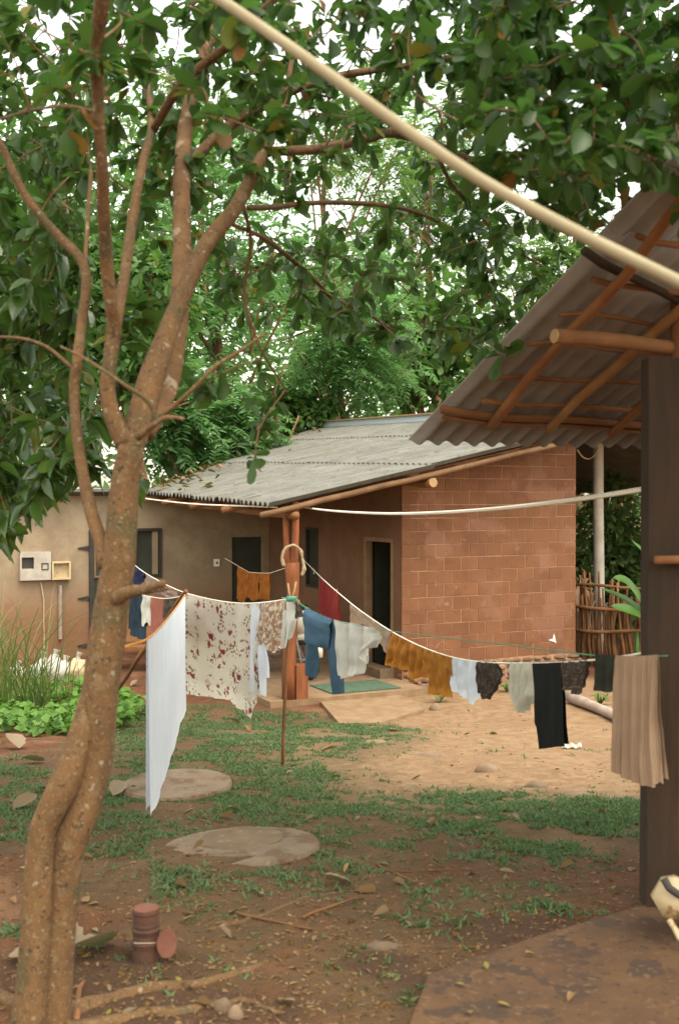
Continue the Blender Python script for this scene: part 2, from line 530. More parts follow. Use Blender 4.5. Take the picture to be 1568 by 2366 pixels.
class MB:
    def __init__(self):
        self.v, self.f, self.uv = [], [], []

    def add(self, vs, fs, uvs=None):
        k = len(self.v)
        self.v += [Vector(v) for v in vs]
        self.f += [tuple(i + k for i in f) for f in fs]
        self.uv += (uvs if uvs else [(0, 0)] * len(vs))

    def hexa(self, a):     # 8 corners: bottom 0-3, top 4-7
        self.add(a, [(3, 2, 1, 0), (4, 5, 6, 7), (0, 1, 5, 4), (1, 2, 6, 5), (2, 3, 7, 6), (3, 0, 4, 7)])

    def box(self, c, ax, ay, az):   # centre and three half-axis vectors
        c = Vector(c)
        self.hexa([c - ax - ay - az, c + ax - ay - az, c + ax + ay - az, c - ax + ay - az,
                   c - ax - ay + az, c + ax - ay + az, c + ax + ay + az, c - ax + ay + az])

    def tube(self, pts, rad, seg=8, rough=0.0, cap=True):
        pts = [Vector(p) for p in pts]
        if not hasattr(rad, '__len__'):
            rad = [rad] * len(pts)
        n = len(pts)
        k0 = len(self.v)
        up = None
        vs, fs = [], []
        for i in range(n):
            d = (pts[min(i + 1, n - 1)] - pts[max(i - 1, 0)])
            d = d.normalized() if d.length > 1e-9 else Vector((0, 0, 1))
            if up is None:
                up = d.orthogonal().normalized()
            up = (up - d * up.dot(d))
            up = up.normalized() if up.length > 1e-6 else d.orthogonal().normalized()
            side = d.cross(up)
            for j in range(seg):
                a = 2 * math.pi * j / seg
                q = up * math.cos(a) + side * math.sin(a)
                r = rad[i]
                if rough:
                    pn = pts[i] * 3.0 + q * 1.3
                    r *= 1 + rough * noise.noise(pn) + 0.5 * rough * noise.noise(pts[i] * 9 + q * 3)
                vs.append(pts[i] + q * r)
        for i in range(n - 1):
            for j in range(seg):
                a, b = i * seg + j, i * seg + (j + 1) % seg
                fs.append((a, b, b + seg, a + seg))
        if cap:
            fs.append(tuple(range(seg - 1, -1, -1)))
            fs.append(tuple((n - 1) * seg + j for j in range(seg)))
        self.add(vs, fs)

    def disc(self, c, ax, ay, nrm, h, seg=40, jitter=0.0):
        """a solid disc: axis vectors ax, ay, thickness h along nrm"""
        c = Vector(c)
        vs = []
        rr = [1 + jitter * noise.noise((3 * math.cos(2 * math.pi * i / seg), 3 * math.sin(2 * math.pi * i / seg), c.x)) for i in range(seg)]
        for lev, sc in ((0, 1.0), (0.75, 1.0), (1.0, 0.975)):
            for i in range(seg):
                a = 2 * math.pi * i / seg
                vs.append(c + (ax * math.cos(a) + ay * math.sin(a)) * sc * rr[i] + nrm * (h * lev))
        fs = [tuple(range(seg - 1, -1, -1)), tuple(2 * seg + i for i in range(seg))]
        for lv in range(2):
            for i in range(seg):
                a, b = lv * seg + i, lv * seg + (i + 1) % seg
                fs.append((a, b, b + seg, a + seg))
        self.add(vs, fs)

    def blob(self, c, r, seed=0, amt=0.25, rings=6, seg=9, freq=1.3):
        c = Vector(c)
        vs, fs = [], []
        for i in range(rings + 1):
            th = math.pi * i / rings
            for j in range(seg):
                ph = 2 * math.pi * j / seg
                d = Vector((math.sin(th) * math.cos(ph), math.sin(th) * math.sin(ph), math.cos(th)))
                k = 1 + amt * noise.noise(d * freq + Vector((seed * 3.1, seed * 1.7, seed)))
                vs.append(c + Vector((d.x * r[0], d.y * r[1], d.z * r[2])) * k)
        for i in range(rings):
            for j in range(seg):
                a, b = i * seg + j, i * seg + (j + 1) % seg
                fs.append((a, a + seg, b + seg, b))
        self.add(vs, fs)

    def mesh(self, name, origin=Vector((0, 0, 0)), smooth=False):
        me = bpy.data.meshes.new(name)
        me.from_pydata([v - origin for v in self.v], [], self.f)
        if any(u != (0, 0) for u in self.uv):
            ul = me.uv_layers.new(name='UVMap')
            idx = np.empty(len(me.loops), dtype=np.int32)
            me.loops.foreach_get('vertex_index', idx)
            arr = np.array(self.uv, dtype=np.float32)[idx]
            ul.data.foreach_set('uv', arr.ravel())
        if smooth:
            me.polygons.foreach_set('use_smooth', [True] * len(me.polygons))
        me.update()
        return me

    def build(self, name, m, parent=None, origin=None, smooth=False):
        if parent is not None:
            o0 = org(parent)
        elif origin is not None:
            o0 = Vector(origin)
        else:
            o0 = Vector((0, 0, 0))
        me = self.mesh(name, o0, smooth)
        me.materials.append(m)
        o = bpy.data.objects.new(name, me)
        COL.objects.link(o)
        if parent is not None:
            o.parent = parent
            ORG[o.name] = o0
        else:
            o.location = o0
            ORG[o.name] = o0
        return o


def place(name, me, Mx, parent=None):
    """a copy of shared mesh data under a parent, Mx in world space"""
    o = bpy.data.objects.new(name, me)
    COL.objects.link(o)
    if parent is not None:
        o.parent = parent
        o.matrix_local = Matrix.Translation(-org(parent)) @ Mx
    else:
        o.matrix_world = Mx
        o.matrix_basis = Mx
    return o


def thing(name, label, cat, loc, group=None):
    o = bpy.data.objects.new(name, None)
    o.empty_display_size = 0.1
    COL.objects.link(o)
    o.location = loc
    ORG[o.name] = Vector(loc)
    return tag(o, label, cat, group)


def tag(o, label, cat, group=None):
    o['label'] = label
    o['category'] = cat
    if group:
        o['group'] = group
    return o


def structure(o):
    o['kind'] = 'structure'
    return o


def stuff(o):
    o['kind'] = 'stuff'
    return o


def spline(pts, sub=4):
    """Catmull-Rom through lists of equal-length tuples"""
    a = [np.array(p, float) for p in pts]
    if len(a) < 3:
        return [tuple(a[0] + (a[-1] - a[0]) * i / sub) for i in range(sub + 1)]
    a = [2 * a[0] - a[1]] + a + [2 * a[-1] - a[-2]]
    out = []
    for i in range(1, len(a) - 2):
        p0, p1, p2, p3 = a[i - 1:i + 3]
        for k in range(sub):
            t = k / sub
            out.append(tuple(0.5 * (2 * p1 + (p2 - p0) * t + (2 * p0 - 5 * p1 + 4 * p2 - p3) * t * t + (3 * p1 - p0 - 3 * p2 + p3) * t ** 3)))
    out.append(tuple(a[-2]))
    return out


def tri_mesh(name, verts, tris, m, smooth=False):
    me = bpy.data.meshes.new(name)
    nv, nt = len(verts), len(tris)
    me.vertices.add(nv)
    me.vertices.foreach_set('co', np.ascontiguousarray(verts, dtype=np.float32).ravel())
    me.loops.add(nt * 3)
    me.loops.foreach_set('vertex_index', np.ascontiguousarray(tris, dtype=np.int32).ravel())
    me.polygons.add(nt)
    me.polygons.foreach_set('loop_start', np.arange(0, nt * 3, 3, dtype=np.int32))
    me.polygons.foreach_set('loop_total', np.full(nt, 3, dtype=np.int32))
    me.update(calc_edges=True)
    if smooth:
        me.polygons.foreach_set('use_smooth', [True] * nt)
    me.materials.append(m)
    return me


def leaf_shape(profile, fold=0.25, droop=0.25):
    """unit-length leaf along +Y, normal +Z; profile = [(s, halfwidth)]"""
    vs, tr = [], []
    for s, w in profile:
        z = -droop * s * s
        vs += [(-w, s, z + fold * w), (0, s, z), (w, s, z + fold * w)]
    for i in range(len(profile) - 1):
        a = i * 3
        for q in ((a, a + 1, a + 4, a + 3), (a + 1, a + 2, a + 5, a + 4)):
            tr += [(q[0], q[1], q[2]), (q[0], q[2], q[3])]
    return np.array(vs, float), np.array(tr, int)


OBOV = [(0, 0.012), (0.10, 0.02), (0.24, 0.13), (0.48, 0.23), (0.74, 0.285), (0.92, 0.20), (1.0, 0.04)]
OBOV_L = [(0, 0.015), (0.22, 0.12), (0.65, 0.28), (0.92, 0.2), (1.0, 0.05)]
LANC = [(0, 0.015), (0.12, 0.05), (0.35, 0.19), (0.65, 0.19), (0.88, 0.08), (1.0, 0.005)]
LEAF_HI = leaf_shape(OBOV, 0.35, 0.18)
LEAF_LO = leaf_shape(OBOV_L, 0.35, 0.18)
LANC_HI = leaf_shape(LANC, 0.35, 0.35)
FLAT = leaf_shape([(0, 0.10), (0.5, 0.22), (1, 0.03)], 0.1, 0.15)
BLADE = (np.array([(-0.5, 0, 0), (0.5, 0, 0), (0.32, 0.5, 0.02), (-0.32, 0.5, 0.02), (0, 1, -0.12)], float),
         np.array([(0, 1, 2), (0, 2, 3), (3, 2, 4)], int))


def frames(dirs, ups):
    """rotation matrices with columns x, y=dirs, z~ups"""
    y = dirs / np.linalg.norm(dirs, axis=1, keepdims=True)
    x = np.cross(y, ups)
    ln = np.linalg.norm(x, axis=1, keepdims=True)
    bad = ln[:, 0] < 1e-5
    x[bad] = (1, 0, 0)
    ln[bad] = 1
    x = x / ln
    z = np.cross(x, y)
    return np.stack([x, y, z], axis=2)


def scatter(shape, pos, R, size):
    v, t = shape
    size = np.asarray(size, float)
    if size.ndim == 1:
        size = np.stack([size] * 3, axis=1)
    sv = v[None, :, :] * size[:, None, :]
    W_ = np.einsum('nij,nkj->nki', R, sv) + pos[:, None, :]
    N, K = len(pos), len(v)
    T_ = (t[None] + (np.arange(N) * K)[:, None, None]).reshape(-1, 3)
    return W_.reshape(-1, 3), T_


def rand_dirs(n):
    d = RNG.normal(size=(n, 3))
    return d / np.linalg.norm(d, axis=1, keepdims=True)


# ---------------------------------------------------------------- ground
def in_poly(x, y, poly):
    c = False
    j = len(poly) - 1
    for i in range(len(poly)):
        xi, yi = poly[i]
        xj, yj = poly[j]
        if (yi > y) != (yj > y) and x < (xj - xi) * (y - yi) / (yj - yi + 1e-9) + xi:
            c = not c
        j = i
    return c


GRASS_PX = [
    [(250, 1650), (420, 1632), (600, 1645), (700, 1655), (800, 1668), (930, 1690), (900, 1725), (800, 1745), (730, 1770), (760, 1815), (850, 1870),
     (870, 1930), (830, 1990), (810, 2040), (720, 2075), (560, 2078), (545, 2045), (690, 2020), (750, 1965), (735, 1905), (620, 1890), (520, 1880),
     (400, 1905), (330, 1960), (240, 1985), (215, 1900), (235, 1700)],
    [(985, 1845), (1100, 1830), (1250, 1850), (1500, 1862), (1560, 1935), (1400, 1925), (1260, 1965), (1190, 1990), (1110, 1970), (1060, 1920), (955, 1890)],
    [(-200, 1745), (60, 1760), (150, 1830), (110, 1900), (40, 1960), (-200, 1980)],
    [(230, 1990), (420, 1985), (470, 2050), (430, 2075), (380, 2050), (260, 2060)],
    [(1030, 2075), (1120, 2062), (1190, 2050), (1210, 2066), (1090, 2090)],
    [(880, 2120), (930, 2105), (975, 2130), (940, 2160), (890, 2150)],
    [(820, 2230), (880, 2210), (965, 2280), (900, 2310), (830, 2270)],
    [(490, 2130), (560, 2120), (580, 2150), (500, 2160)],
    [(380, 2210), (470, 2205), (480, 2240), (400, 2245)],
]
GRASS_W = [[tuple(gp(*p).xy) for p in poly] for poly in GRASS_PX]
SAND_PX = [(650, 1690), (930, 1700), (900, 1640), (1000, 1600), (1500, 1560), (1800, 1600), (1750, 1830), (1480, 1850), (1230, 1840), (1060, 1825), (900, 1850), (800, 1790)]
SAND_W = [tuple(gp(*p).xy) for p in SAND_PX]
LID2 = gp(533, 1971)
LID1 = gp(410, 1826)
DAMP = [(gp(1230, 2150), 0.75, 0.30), (gp(880, 2225), 0.25, 0.2), (gp(400, 2330), 0.9, 0.35), (gp(180, 2250), 0.8, 0.5), (gp(1050, 2280), 0.4, 0.3)]


def poly_soft(x, y, poly):
    """1 inside, fading outside over ~0.35 m"""
    if in_poly(x, y, poly):
        return 1.0
    best = 9.0
    for i in range(len(poly)):
        ax, ay = poly[i - 1]
        bx, by = poly[i]
        dx, dy = bx - ax, by - ay
        t = max(0, min(1, ((x - ax) * dx + (y - ay) * dy) / (dx * dx + dy * dy + 1e-9)))
        best = min(best, math.hypot(x - ax - t * dx, y - ay - t * dy))
    return max(0.0, 1 - best / 0.9)


def build_ground():
    xs = [-400, -150, -60, -30, -20, -14, -10, -8] + list(np.arange(-7, 7.01, 0.07)) + [8, 10, 14, 20, 30, 60, 150, 400]
    ys = [-400, -100, -30, -10, -4, 0, 1.5] + list(np.arange(2.6, 9.5, 0.05)) + list(np.arange(9.5, 20, 0.12)) + [21, 22, 24, 27, 31, 40, 60, 100, 200, 600]
    nx, ny = len(xs), len(ys)
    vs, cs = [], []
    for y in ys:
        for x in xs:
            vs.append((x, y, gz(x, y)))
            if 2 < y < 21 and -8 < x < 8:
                g = max(poly_soft(x, y, p) for p in GRASS_W)
                s = poly_soft(x, y, SAND_W)
                d = 0
                for c, rx, ry in DAMP:
                    q = ((x - c.x) / rx) ** 2 + ((y - c.y) / ry) ** 2
                    d = max(d, max(0, 1 - q))
            else:
                g, s, d = 0.5, 0.4, 0
            cs.append((s, g, d, 1))
    fs = [(j * nx + i, j * nx + i + 1, (j + 1) * nx + i + 1, (j + 1) * nx + i) for j in range(ny - 1) for i in range(nx - 1)]
    me = bpy.data.meshes.new('ground')
    me.from_pydata(vs, [], fs)
    a = me.color_attributes.new('soil', 'FLOAT_COLOR', 'POINT')
    a.data.foreach_set('color', np.array(cs, dtype=np.float32).ravel())
    me.polygons.foreach_set('use_smooth', [True] * len(me.polygons))
    me.materials.append(M['ground'])
    o = bpy.data.objects.new('ground', me)
    COL.objects.link(o)
    structure(o)


build_ground()
HU = Vector((0, 0, 1))
# ---------------------------------------------------------------- the house
house = thing('house', 'low house with red block gable wall and grey corrugated roof', 'house', H(2, 2, 0.02))


def wall_piece(mb, w0, w1, t0, t1, z0, z1, z1b=None, z0b=None):
    """box in house axes; z1/z1b top at w0/w1 end"""
    z1b = z1 if z1b is None else z1b
    z0b = z0 if z0b is None else z0b
    mb.hexa([H(w0, t0, z0), H(w1, t0, z0b), H(w1, t1, z0b), H(w0, t1, z0), H(w0, t0, z1), H(w1, t0, z1b), H(w1, t1, z1b), H(w0, t1, z1)])


# block gable wall: a mortar body with recessed joints, every block a piece
Z0 = 0.34
TH = 0.14
mb = MB()
wall_piece(mb, WA + 0.01, WB - 0.01, TA + 0.004, TA + TH, 0.0, roof_z(WA, TA) - 0.10, roof_z(WB, TA) - 0.10)
block_wall = mb.build('block_wall', M['mortar'], house)


def block_mesh(L, h, cut=None):
    mb = MB()
    b = 0.003
    z1a, z1b = (h, h) if cut is None else cut
    f = [(0, 0), (L, 0), (L, z1b), (0, z1a)]
    fi = [(b, b), (L - b, b), (L - b, z1b - b), (b, z1a - b)]
    vs = [(x, 0.0, z) for x, z in fi] + [(x, b, z) for x, z in f] + [(x, 0.05, z) for x, z in f]
    fs = [(0, 1, 2, 3)]
    for k in range(2):
        for i in range(4):
            j = (i + 1) % 4
            fs.append((k * 4 + j, k * 4 + i, (k + 1) * 4 + i, (k + 1) * 4 + j))
    mb.add(vs, fs)
    me = mb.mesh('block')
    me.materials.append(M['block'])
    return me


RB = Matrix(((HW.x, HT.x, 0), (HW.y, HT.y, 0), (0, 0, 1))).to_4x4()
FULL = block_mesh(0.288, 0.190)
row = 0
z = Z0
while z < 4.2:
    w = WA + (0 if row % 2 == 0 else -0.15)
    first = True
    while w < WB - 0.02:
        a, e = max(w, WA), min(w + 0.288, WB)
        if e - a > 0.05:
            ca, cb = roof_z(a, TA) - 0.12 - z, roof_z(e, TA) - 0.12 - z
            if min(ca, cb) > 0.04:
                if ca >= 0.19 and e - a > 0.287:
                    me = FULL
                else:
                    me = block_mesh(e - a, 0.19, (min(0.19, ca), min(0.19, cb)))
                p = H(a, TA, z) + HT * (random.uniform(-0.006, -0.0015)) + HU * random.uniform(-0.003, 0.003)
                tw = Matrix.Rotation(random.uniform(-0.006, 0.006), 4, 'Z') @ Matrix.Rotation(random.gauss(0, 0.004), 4, 'Y') @ Matrix.Scale(random.uniform(0.985, 1.005), 4, Vector((1, 0, 0)))
                place('block', me, Matrix.Translation(p) @ RB @ tw, block_wall)
        w += 0.2985
    z += 0.2
    row += 1

# rubble stone footing below the blocks
mb = MB()
wall_piece(mb, WA + 0.02, WB - 0.02, TA + 0.03, TA + TH, -0.1, Z0 - 0.012)
footing = mb.build('stone_footing', M['mortar'], house)
zz = -0.06
while zz < Z0 - 0.05:
    hh = random.uniform(0.09, 0.13)
    hh = Z0 - 0.015 - zz if Z0 - zz < 0.17 else hh
    w = WA - 0.02
    while w < WB:
        L = random.uniform(0.14, 0.30)
        mb = MB()
        mb.blob(H(w + L / 2, TA + 0.02, zz + hh / 2), (L * 0.53, 0.075, hh * 0.50), random.random() * 50, 0.22, 5, 8, 1.8)
        mb.build('stone', M['stone_red'], footing)
        w += L
    zz += hh

# front wall (brown plaster) with a doorway and a window opening
td0, zd = wall_front(908, 1240)
td1, _ = wall_front(842, 1240)
tw0, zw1 = wall_front(735, 1220)
tw1, zw0 = wall_front(706, 1356)
zd = 2.22
zw1, zw0 = 2.32, 1.26
mb = MB()
T2 = WA + 0.15
ztop = lambda t: roof_z(WA, t) - 0.10


def fw(t0, t1, z0, z1=None):
    a, b = (ztop(t0), ztop(t1)) if z1 is None else (z1, z1)
    mb.hexa([H(WA, t0, z0), H(T2, t0, z0), H(T2, t1, z0), H(WA, t1, z0), H(WA, t0, a), H(T2, t0, a), H(T2, t1, b), H(WA, t1, b)])


fw(TA + 0.0, td0, 0.0)
fw(td0, td1, zd)
fw(td1, tw0, 0.0)
fw(tw0, tw1, zw1)
fw(tw0, tw1, 0.0, zw0)
fw(tw1, TC + 0.1, 0.0)
front_wall = mb.build('front_wall', M['plaster_red'], house)
mb = MB()
for t0, t1, z0, z1 in ((td0 - 0.0, td0 + 0.06, 0.12, zd), (td1 - 0.06, td1, 0.12, zd), (td0 + 0.06, td1 - 0.06, zd - 0.06, zd)):
    wall_piece(mb, WA - 0.015, WA + 0.10, t0, t1, z0, z1)
mb.build('door_frame', M['door_frame'], house)
mb = MB()
wall_piece(mb, WA + 0.05, WA + 0.08, tw0, tw1, zw0, zw1)
win = mb.build('window', M['green_door'], house)
mb = MB()
for t0, t1, z0, z1 in ((tw0, tw0 + 0.05, zw0, zw1), (tw1 - 0.05, tw1, zw0, zw1), (tw0 + 0.05, tw1 - 0.05, zw1 - 0.05, zw1), (tw0 + 0.05, tw1 - 0.05, zw0, zw0 + 0.05)):
    wall_piece(mb, WA - 0.01, WA + 0.045, t0, t1, z0, z1)
mb.build('frame', M['green_door'], win)
# inner door leaf standing open inside the doorway
mb = MB()
wall_piece(mb, WA + 0.16, WA + 0.95, td1 - 0.03, td1 + 0.01, 0.14, zd - 0.07)
mb.build('door', M['green_door'], house)
# door step
mb = MB()
wall_piece(mb, WA - 0.25, WA - 0.002, td0 - 0.05, td1 + 0.1, 0.12, 0.26)
mb.build('door_step', M['concrete_dark'], house)

# grey rendered wing wall: door, window opening, plain stretches
wr, _ = WA, 0
wd1, zdd = wall_wing(606, 1240)
wd0, _ = wall_wing(536, 1240)
ww1, zz1 = wall_wing(373, 1220)
ww0, zz0 = wall_wing(309, 1336)
wg1 = wall_wing(262, 1225)[0]
wg0 = wall_wing(212, 1225)[0]
W_END = -4.2
mb = MB()
TT = TC + 0.15


def wwall(w0, w1, z0, z1=None):
    a, b = (3.0 + 0.012 * w0, 3.0 + 0.012 * w1) if z1 is None else (z1, z1)
    if z1 is None and w1 > 0:
        b = max(b, roof_z(w1, TC) - 0.1)
        if w0 >= 0:
            a = max(a, roof_z(w0, TC) - 0.1)
    mb.hexa([H(w0, TC, z0), H(w1, TC, z0), H(w1, TT, z0), H(w0, TT, z0), H(w0, TC, a), H(w1, TC, b), H(w1, TT, b), H(w0, TT, a)])


zg = wall_wing(240, 1228)[1]
wwall(wd1, WA - 0.002, 0.0)
wwall(wd0, wd1, zdd)
wwall(ww1, wd0, 0.0)
wwall(ww0, ww1, zz1)
wwall(ww0, ww1, 0.0, zz0)
wwall(wg1, ww0, 0.0)
wwall(wg0, wg1, zg)
wwall(W_END, wg0, 0.0)
wing_wall = mb.build('wing_wall', M['plaster_grey'], house)
mb = MB()
wall_piece(mb, wd0, wd1, TC + 0.06, TC + 0.10, 0.02, zdd)
mb.build('door', M['green_door'], house)
mb = MB()
wall_piece(mb, ww0, ww1, TC + 0.07, TC + 0.10, zz0, zz1)
win = mb.build('window', M['green_door'], house)
mb = MB()
for a, b, c, d in ((ww0, ww0 + 0.05, zz0, zz1), (ww1 - 0.05, ww1, zz0, zz1), (ww0 + 0.05, ww1 - 0.05, zz1 - 0.05, zz1), (ww0 + 0.05, ww1 - 0.05, zz0, zz0 + 0.05)):
    wall_piece(mb, a, b, TC - 0.03, TC + 0.065, c, d)
mb.build('frame', M['dark'], win)
mb = MB()
wall_piece(mb, ww1 - 0.16, ww1 - 0.06, TC + 0.02, TC + 0.068, zz0 + 0.06, zz1 - 0.06)
mb.build('shutter', M['plaster_grey'], win)
# dark steel door leaf with window and strap hinges
mb = MB()
wall_piece(mb, wg0, wg1 + 0.02, TC + 0.04, TC + 0.075, 0.05, zg)
gate = mb.build('steel_door', M['green_door'], house)
mb = MB()
wall_piece(mb, wg0 - 0.05, wg0 + 0.03, TC - 0.06, TC + 0.035, 0.05, zg + 0.03)
mb.build('door_post', M['dark'], gate)
mb = MB()
wa, wb, za, zb = wg0 + 0.05, wg0 + 0.45, wall_wing(225, 1335)[1], wall_wing(225, 1236)[1]
for a, b, c, d in ((wa, wa + 0.03, za, zb), (wb - 0.03, wb, za, zb), (wa + 0.03, wb - 0.03, zb - 0.03, zb), (wa + 0.03, wb - 0.03, za, za + 0.03)):
    wall_piece(mb, a, b, TC + 0.01, TC + 0.038, c, d)
mb.build('window_trim', M['door_frame'], gate)
for py in (1267, 1383, 1492):
    wv, zv = wall_wing(190, py)
    mb = MB()
    a = wall_wing(180, py)[0]
    b = wg0 - 0.05
    mb.hexa([H(a, TC - 0.02, zv - 0.012), H(b, TC - 0.02, zv - 0.045), H(b, TC - 0.002, zv - 0.045), H(a, TC - 0.002, zv - 0.012),
             H(a, TC - 0.02, zv + 0.012), H(b, TC - 0.02, zv + 0.045), H(b, TC - 0.002, zv + 0.045), H(a, TC - 0.002, zv + 0.012)])
    mb.build('hinge', M['dark'], gate)

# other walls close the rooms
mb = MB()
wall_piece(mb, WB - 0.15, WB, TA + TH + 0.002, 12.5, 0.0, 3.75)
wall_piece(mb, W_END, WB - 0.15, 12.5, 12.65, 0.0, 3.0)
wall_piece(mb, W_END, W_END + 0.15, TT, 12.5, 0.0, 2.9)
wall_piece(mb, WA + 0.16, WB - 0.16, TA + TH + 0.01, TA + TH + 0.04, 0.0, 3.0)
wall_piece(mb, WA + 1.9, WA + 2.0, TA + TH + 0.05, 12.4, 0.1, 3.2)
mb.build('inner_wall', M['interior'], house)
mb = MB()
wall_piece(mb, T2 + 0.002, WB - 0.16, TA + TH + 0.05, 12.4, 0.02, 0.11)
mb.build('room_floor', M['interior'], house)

# porch floor
mb = MB()
wall_piece(mb, 0.02, WA - 0.004, 0.06, TC - 0.004, -0.1, 0.12)
mb.build('porch_floor', M['concrete'], house)


# roof sheets
def corr_sheet(w0, w1, t0, t1, zoff, pitch=0.177, amp=0.034, wcut=None, rows=5):
    mb = MB()
    nt = max(6, int(round((t1 - t0) / pitch * 8)))
    for side in (0, 1):
        k = len(mb.v)
        vs = []
        for i in range(nt + 1):
            t = t0 + (t1 - t0) * i / nt
            for j in range(rows + 1):
                w = w0 + (w1 - w0) * j / rows
                if wcut:
                    w = max(w, min(w1, wcut(t)))
                zz_ = roof_z(w, t) + zoff + amp * math.cos(2 * math.pi * t / pitch) - 0.008 * side + 0.006 * noise.noise((w, t, zoff * 30))
                vs.append(H(w, t, zz_))
        fs = []
        for i in range(nt):
            for j in range(rows):
                a, b, c, d = i * (rows + 1) + j, i * (rows + 1) + j + 1, (i + 1) * (rows + 1) + j + 1, (i + 1) * (rows + 1) + j
                if (vs[a] - vs[b]).length < 1e-4 and (vs[c] - vs[d]).length < 1e-4:
                    continue
                fs.append((a, b, c, d) if side else (d, c, b, a))
        mb.add(vs, fs)
    m = nt + 1
    r = rows + 1
    off = m * r
    fs = []
    for i in range(nt):
        for j in (0, rows):
            fs.append((i * r + j, (i + 1) * r + j, off + (i + 1) * r + j, off + i * r + j))
    for j in range(rows):
        for i in (0, nt):
            fs.append((i * r + j, i * r + j + 1, off + i * r + j + 1, off + i * r + j))
    mb.f += fs
    return mb


hip = lambda t: (t - 6.0) * 7.6 / 8.4
bands = ((0.0, 2.55, 0.0), (2.45, 5.05, 0.022), (4.95, 7.0, 0.044))
SW = 0.177 * 6
roof = thing('roof', 'x', 'x', H(3.5, 5, 3.2))
del roof['label'], roof['category']
roof.parent = house
roof.location = ORG[roof.name] - org(house)
for ci in range(14):
    t0 = ci * SW
    for (w0, w1, zo) in bands:
        if hip(t0) >= w1 - 0.1:
            continue
        jit = random.uniform(-0.03, 0.03)
        corr_sheet(w0 + jit, w1 + jit, t0 - 0.0, t0 + SW + 0.05, 0.03 + zo + (0.004 if ci % 2 else 0), wcut=hip).build('roof_sheet', M['roof'], roof, smooth=True)
# the side slopes beyond the hip and behind the ridge
mb = MB()
q = [H(0.2, 6.2, roof_z(0, 6) - 0.02), H(7.0, 13.8, roof_z(7.0, 13.7) - 0.02), H(5, 17.5, 3.0), H(-4.6, 14.0, 2.9), H(-4.6, TC - 0.35, 2.98), H(-0.2, TC - 0.35, 3.0)]
mb.add(q + [v - HU * 0.05 for v in q], [(0, 1, 2, 3, 4, 5), (11, 10, 9, 8, 7, 6)] + [(i, i + 6, (i + 1) % 6 + 6, (i + 1) % 6) for i in range(6)])
q = [H(7.0, -0.0, roof_z(7.0, 0)), H(7.0, 13.9, roof_z(7.0, 13.7)), H(11, 13.9, 3.0), H(11, 0, 3.0)]
mb.add(q + [v - HU * 0.05 for v in q], [(0, 1, 2, 3), (7, 6, 5, 4)] + [(i, i + 4, (i + 1) % 4 + 4, (i + 1) % 4) for i in range(4)])
mb.build('rear_slope', M['roof'], roof)
# ridge flashing and cap
mb = MB()
tr0, tr1 = 5.6, 13.4
a0, a1 = roof_z(7.0, tr0), roof_z(7.0, tr1)
mb.hexa([H(6.85, tr0, a0 + 0.05), H(6.9, tr0, a0 + 0.05), H(6.9, tr1, a1 + 0.05), H(6.85, tr1, a1 + 0.05),
         H(6.85, tr0, a0 + 0.21), H(6.9, tr0, a0 + 0.21), H(6.9, tr1, a1 + 0.21), H(6.85, tr1, a1 + 0.21)])
mb.build('ridge_flashing', M['flash'], roof)
mb = MB()
mb.hexa([H(6.78, tr0, a0 + 0.213), H(7.1, tr0, a0 + 0.213), H(7.1, tr1, a1 + 0.213), H(6.78, tr1, a1 + 0.213),
         H(6.8, tr0, a0 + 0.25), H(7.1, tr0, a0 + 0.25), H(7.1, tr1, a1 + 0.25), H(6.8, tr1, a1 + 0.25)])
mb.build('ridge_cap', M['cap'], roof)


def pole_between(a, b, r, seg=9, wob=0.012, n=7, r2=None):
    a, b = Vector(a), Vector(b)
    pts, rs = [], []
    r2 = r2 or r
    for i in range(n + 1):
        k = i / n
        p = a.lerp(b, k)
        p += Vector((noise.noise(p * 1.7), noise.noise(p * 1.7 + Vector((5, 0, 0))), noise.noise(p * 1.7 + Vector((0, 7, 0))))) * wob * (2 if 0 < i < n else 0)
        pts.append(p)
        rs.append(r + (r2 - r) * k)
    m = MB()
    m.tube(pts, rs, seg, 0.22)
    return m


# verge pole, porch rafters, wall-plate log with a pale sawn end
pole_between(H(-0.12, 0.05, roof_z(-0.12, 0) - 0.09), H(6.2, 0.12, roof_z(6.2, 0) - 0.09), 0.043, n=14).build('verge_pole', M['wood_grey'], house, smooth=True)
for t in (1.6, 3.1, 4.6, 5.8):
    pole_between(H(-0.1, t, roof_z(-0.1, t) - 0.10), H(WA + 0.1, t, roof_z(WA, t) - 0.10), 0.05).build('rafter', M['wood'], house, smooth=True)
pole_between(H(0.36, -0.02, roof_z(0.36, 0) - 0.20), H(0.36, TC, roof_z(0.36, TC) - 0.22), 0.055, n=10).build('eave_pole', M['wood'], house, smooth=True)
lg = pole_between(H(WA + 0.06, TA + 0.2, roof_z(WA, TA) - 0.19), H(WA + 0.06, 0.02, roof_z(WA, 0) - 0.19), 0.07, n=5).build('wall_plate_log', M['wood'], house, smooth=True)
mb = MB()
e = H(WA + 0.06, 0.014, roof_z(WA, 0) - 0.19)
mb.disc(e, HW * 0.066, HU * 0.066, -HT, 0.008, 14)
mb.build('sawn_end', M['wood_end'], lg)

# forked red porch post
bx = H(0.36, 0.157, 0)
pd = bx.y
post = thing('porch_post', 'y', 'y', Vector((bx.x, bx.y, 0.12)))
del post['label'], post['category']
post.parent = house
post.location = ORG[post.name] - org(house)


def ppx(L, dd=0.0):
    return [P(a, b, pd + dd) for a, b in L]


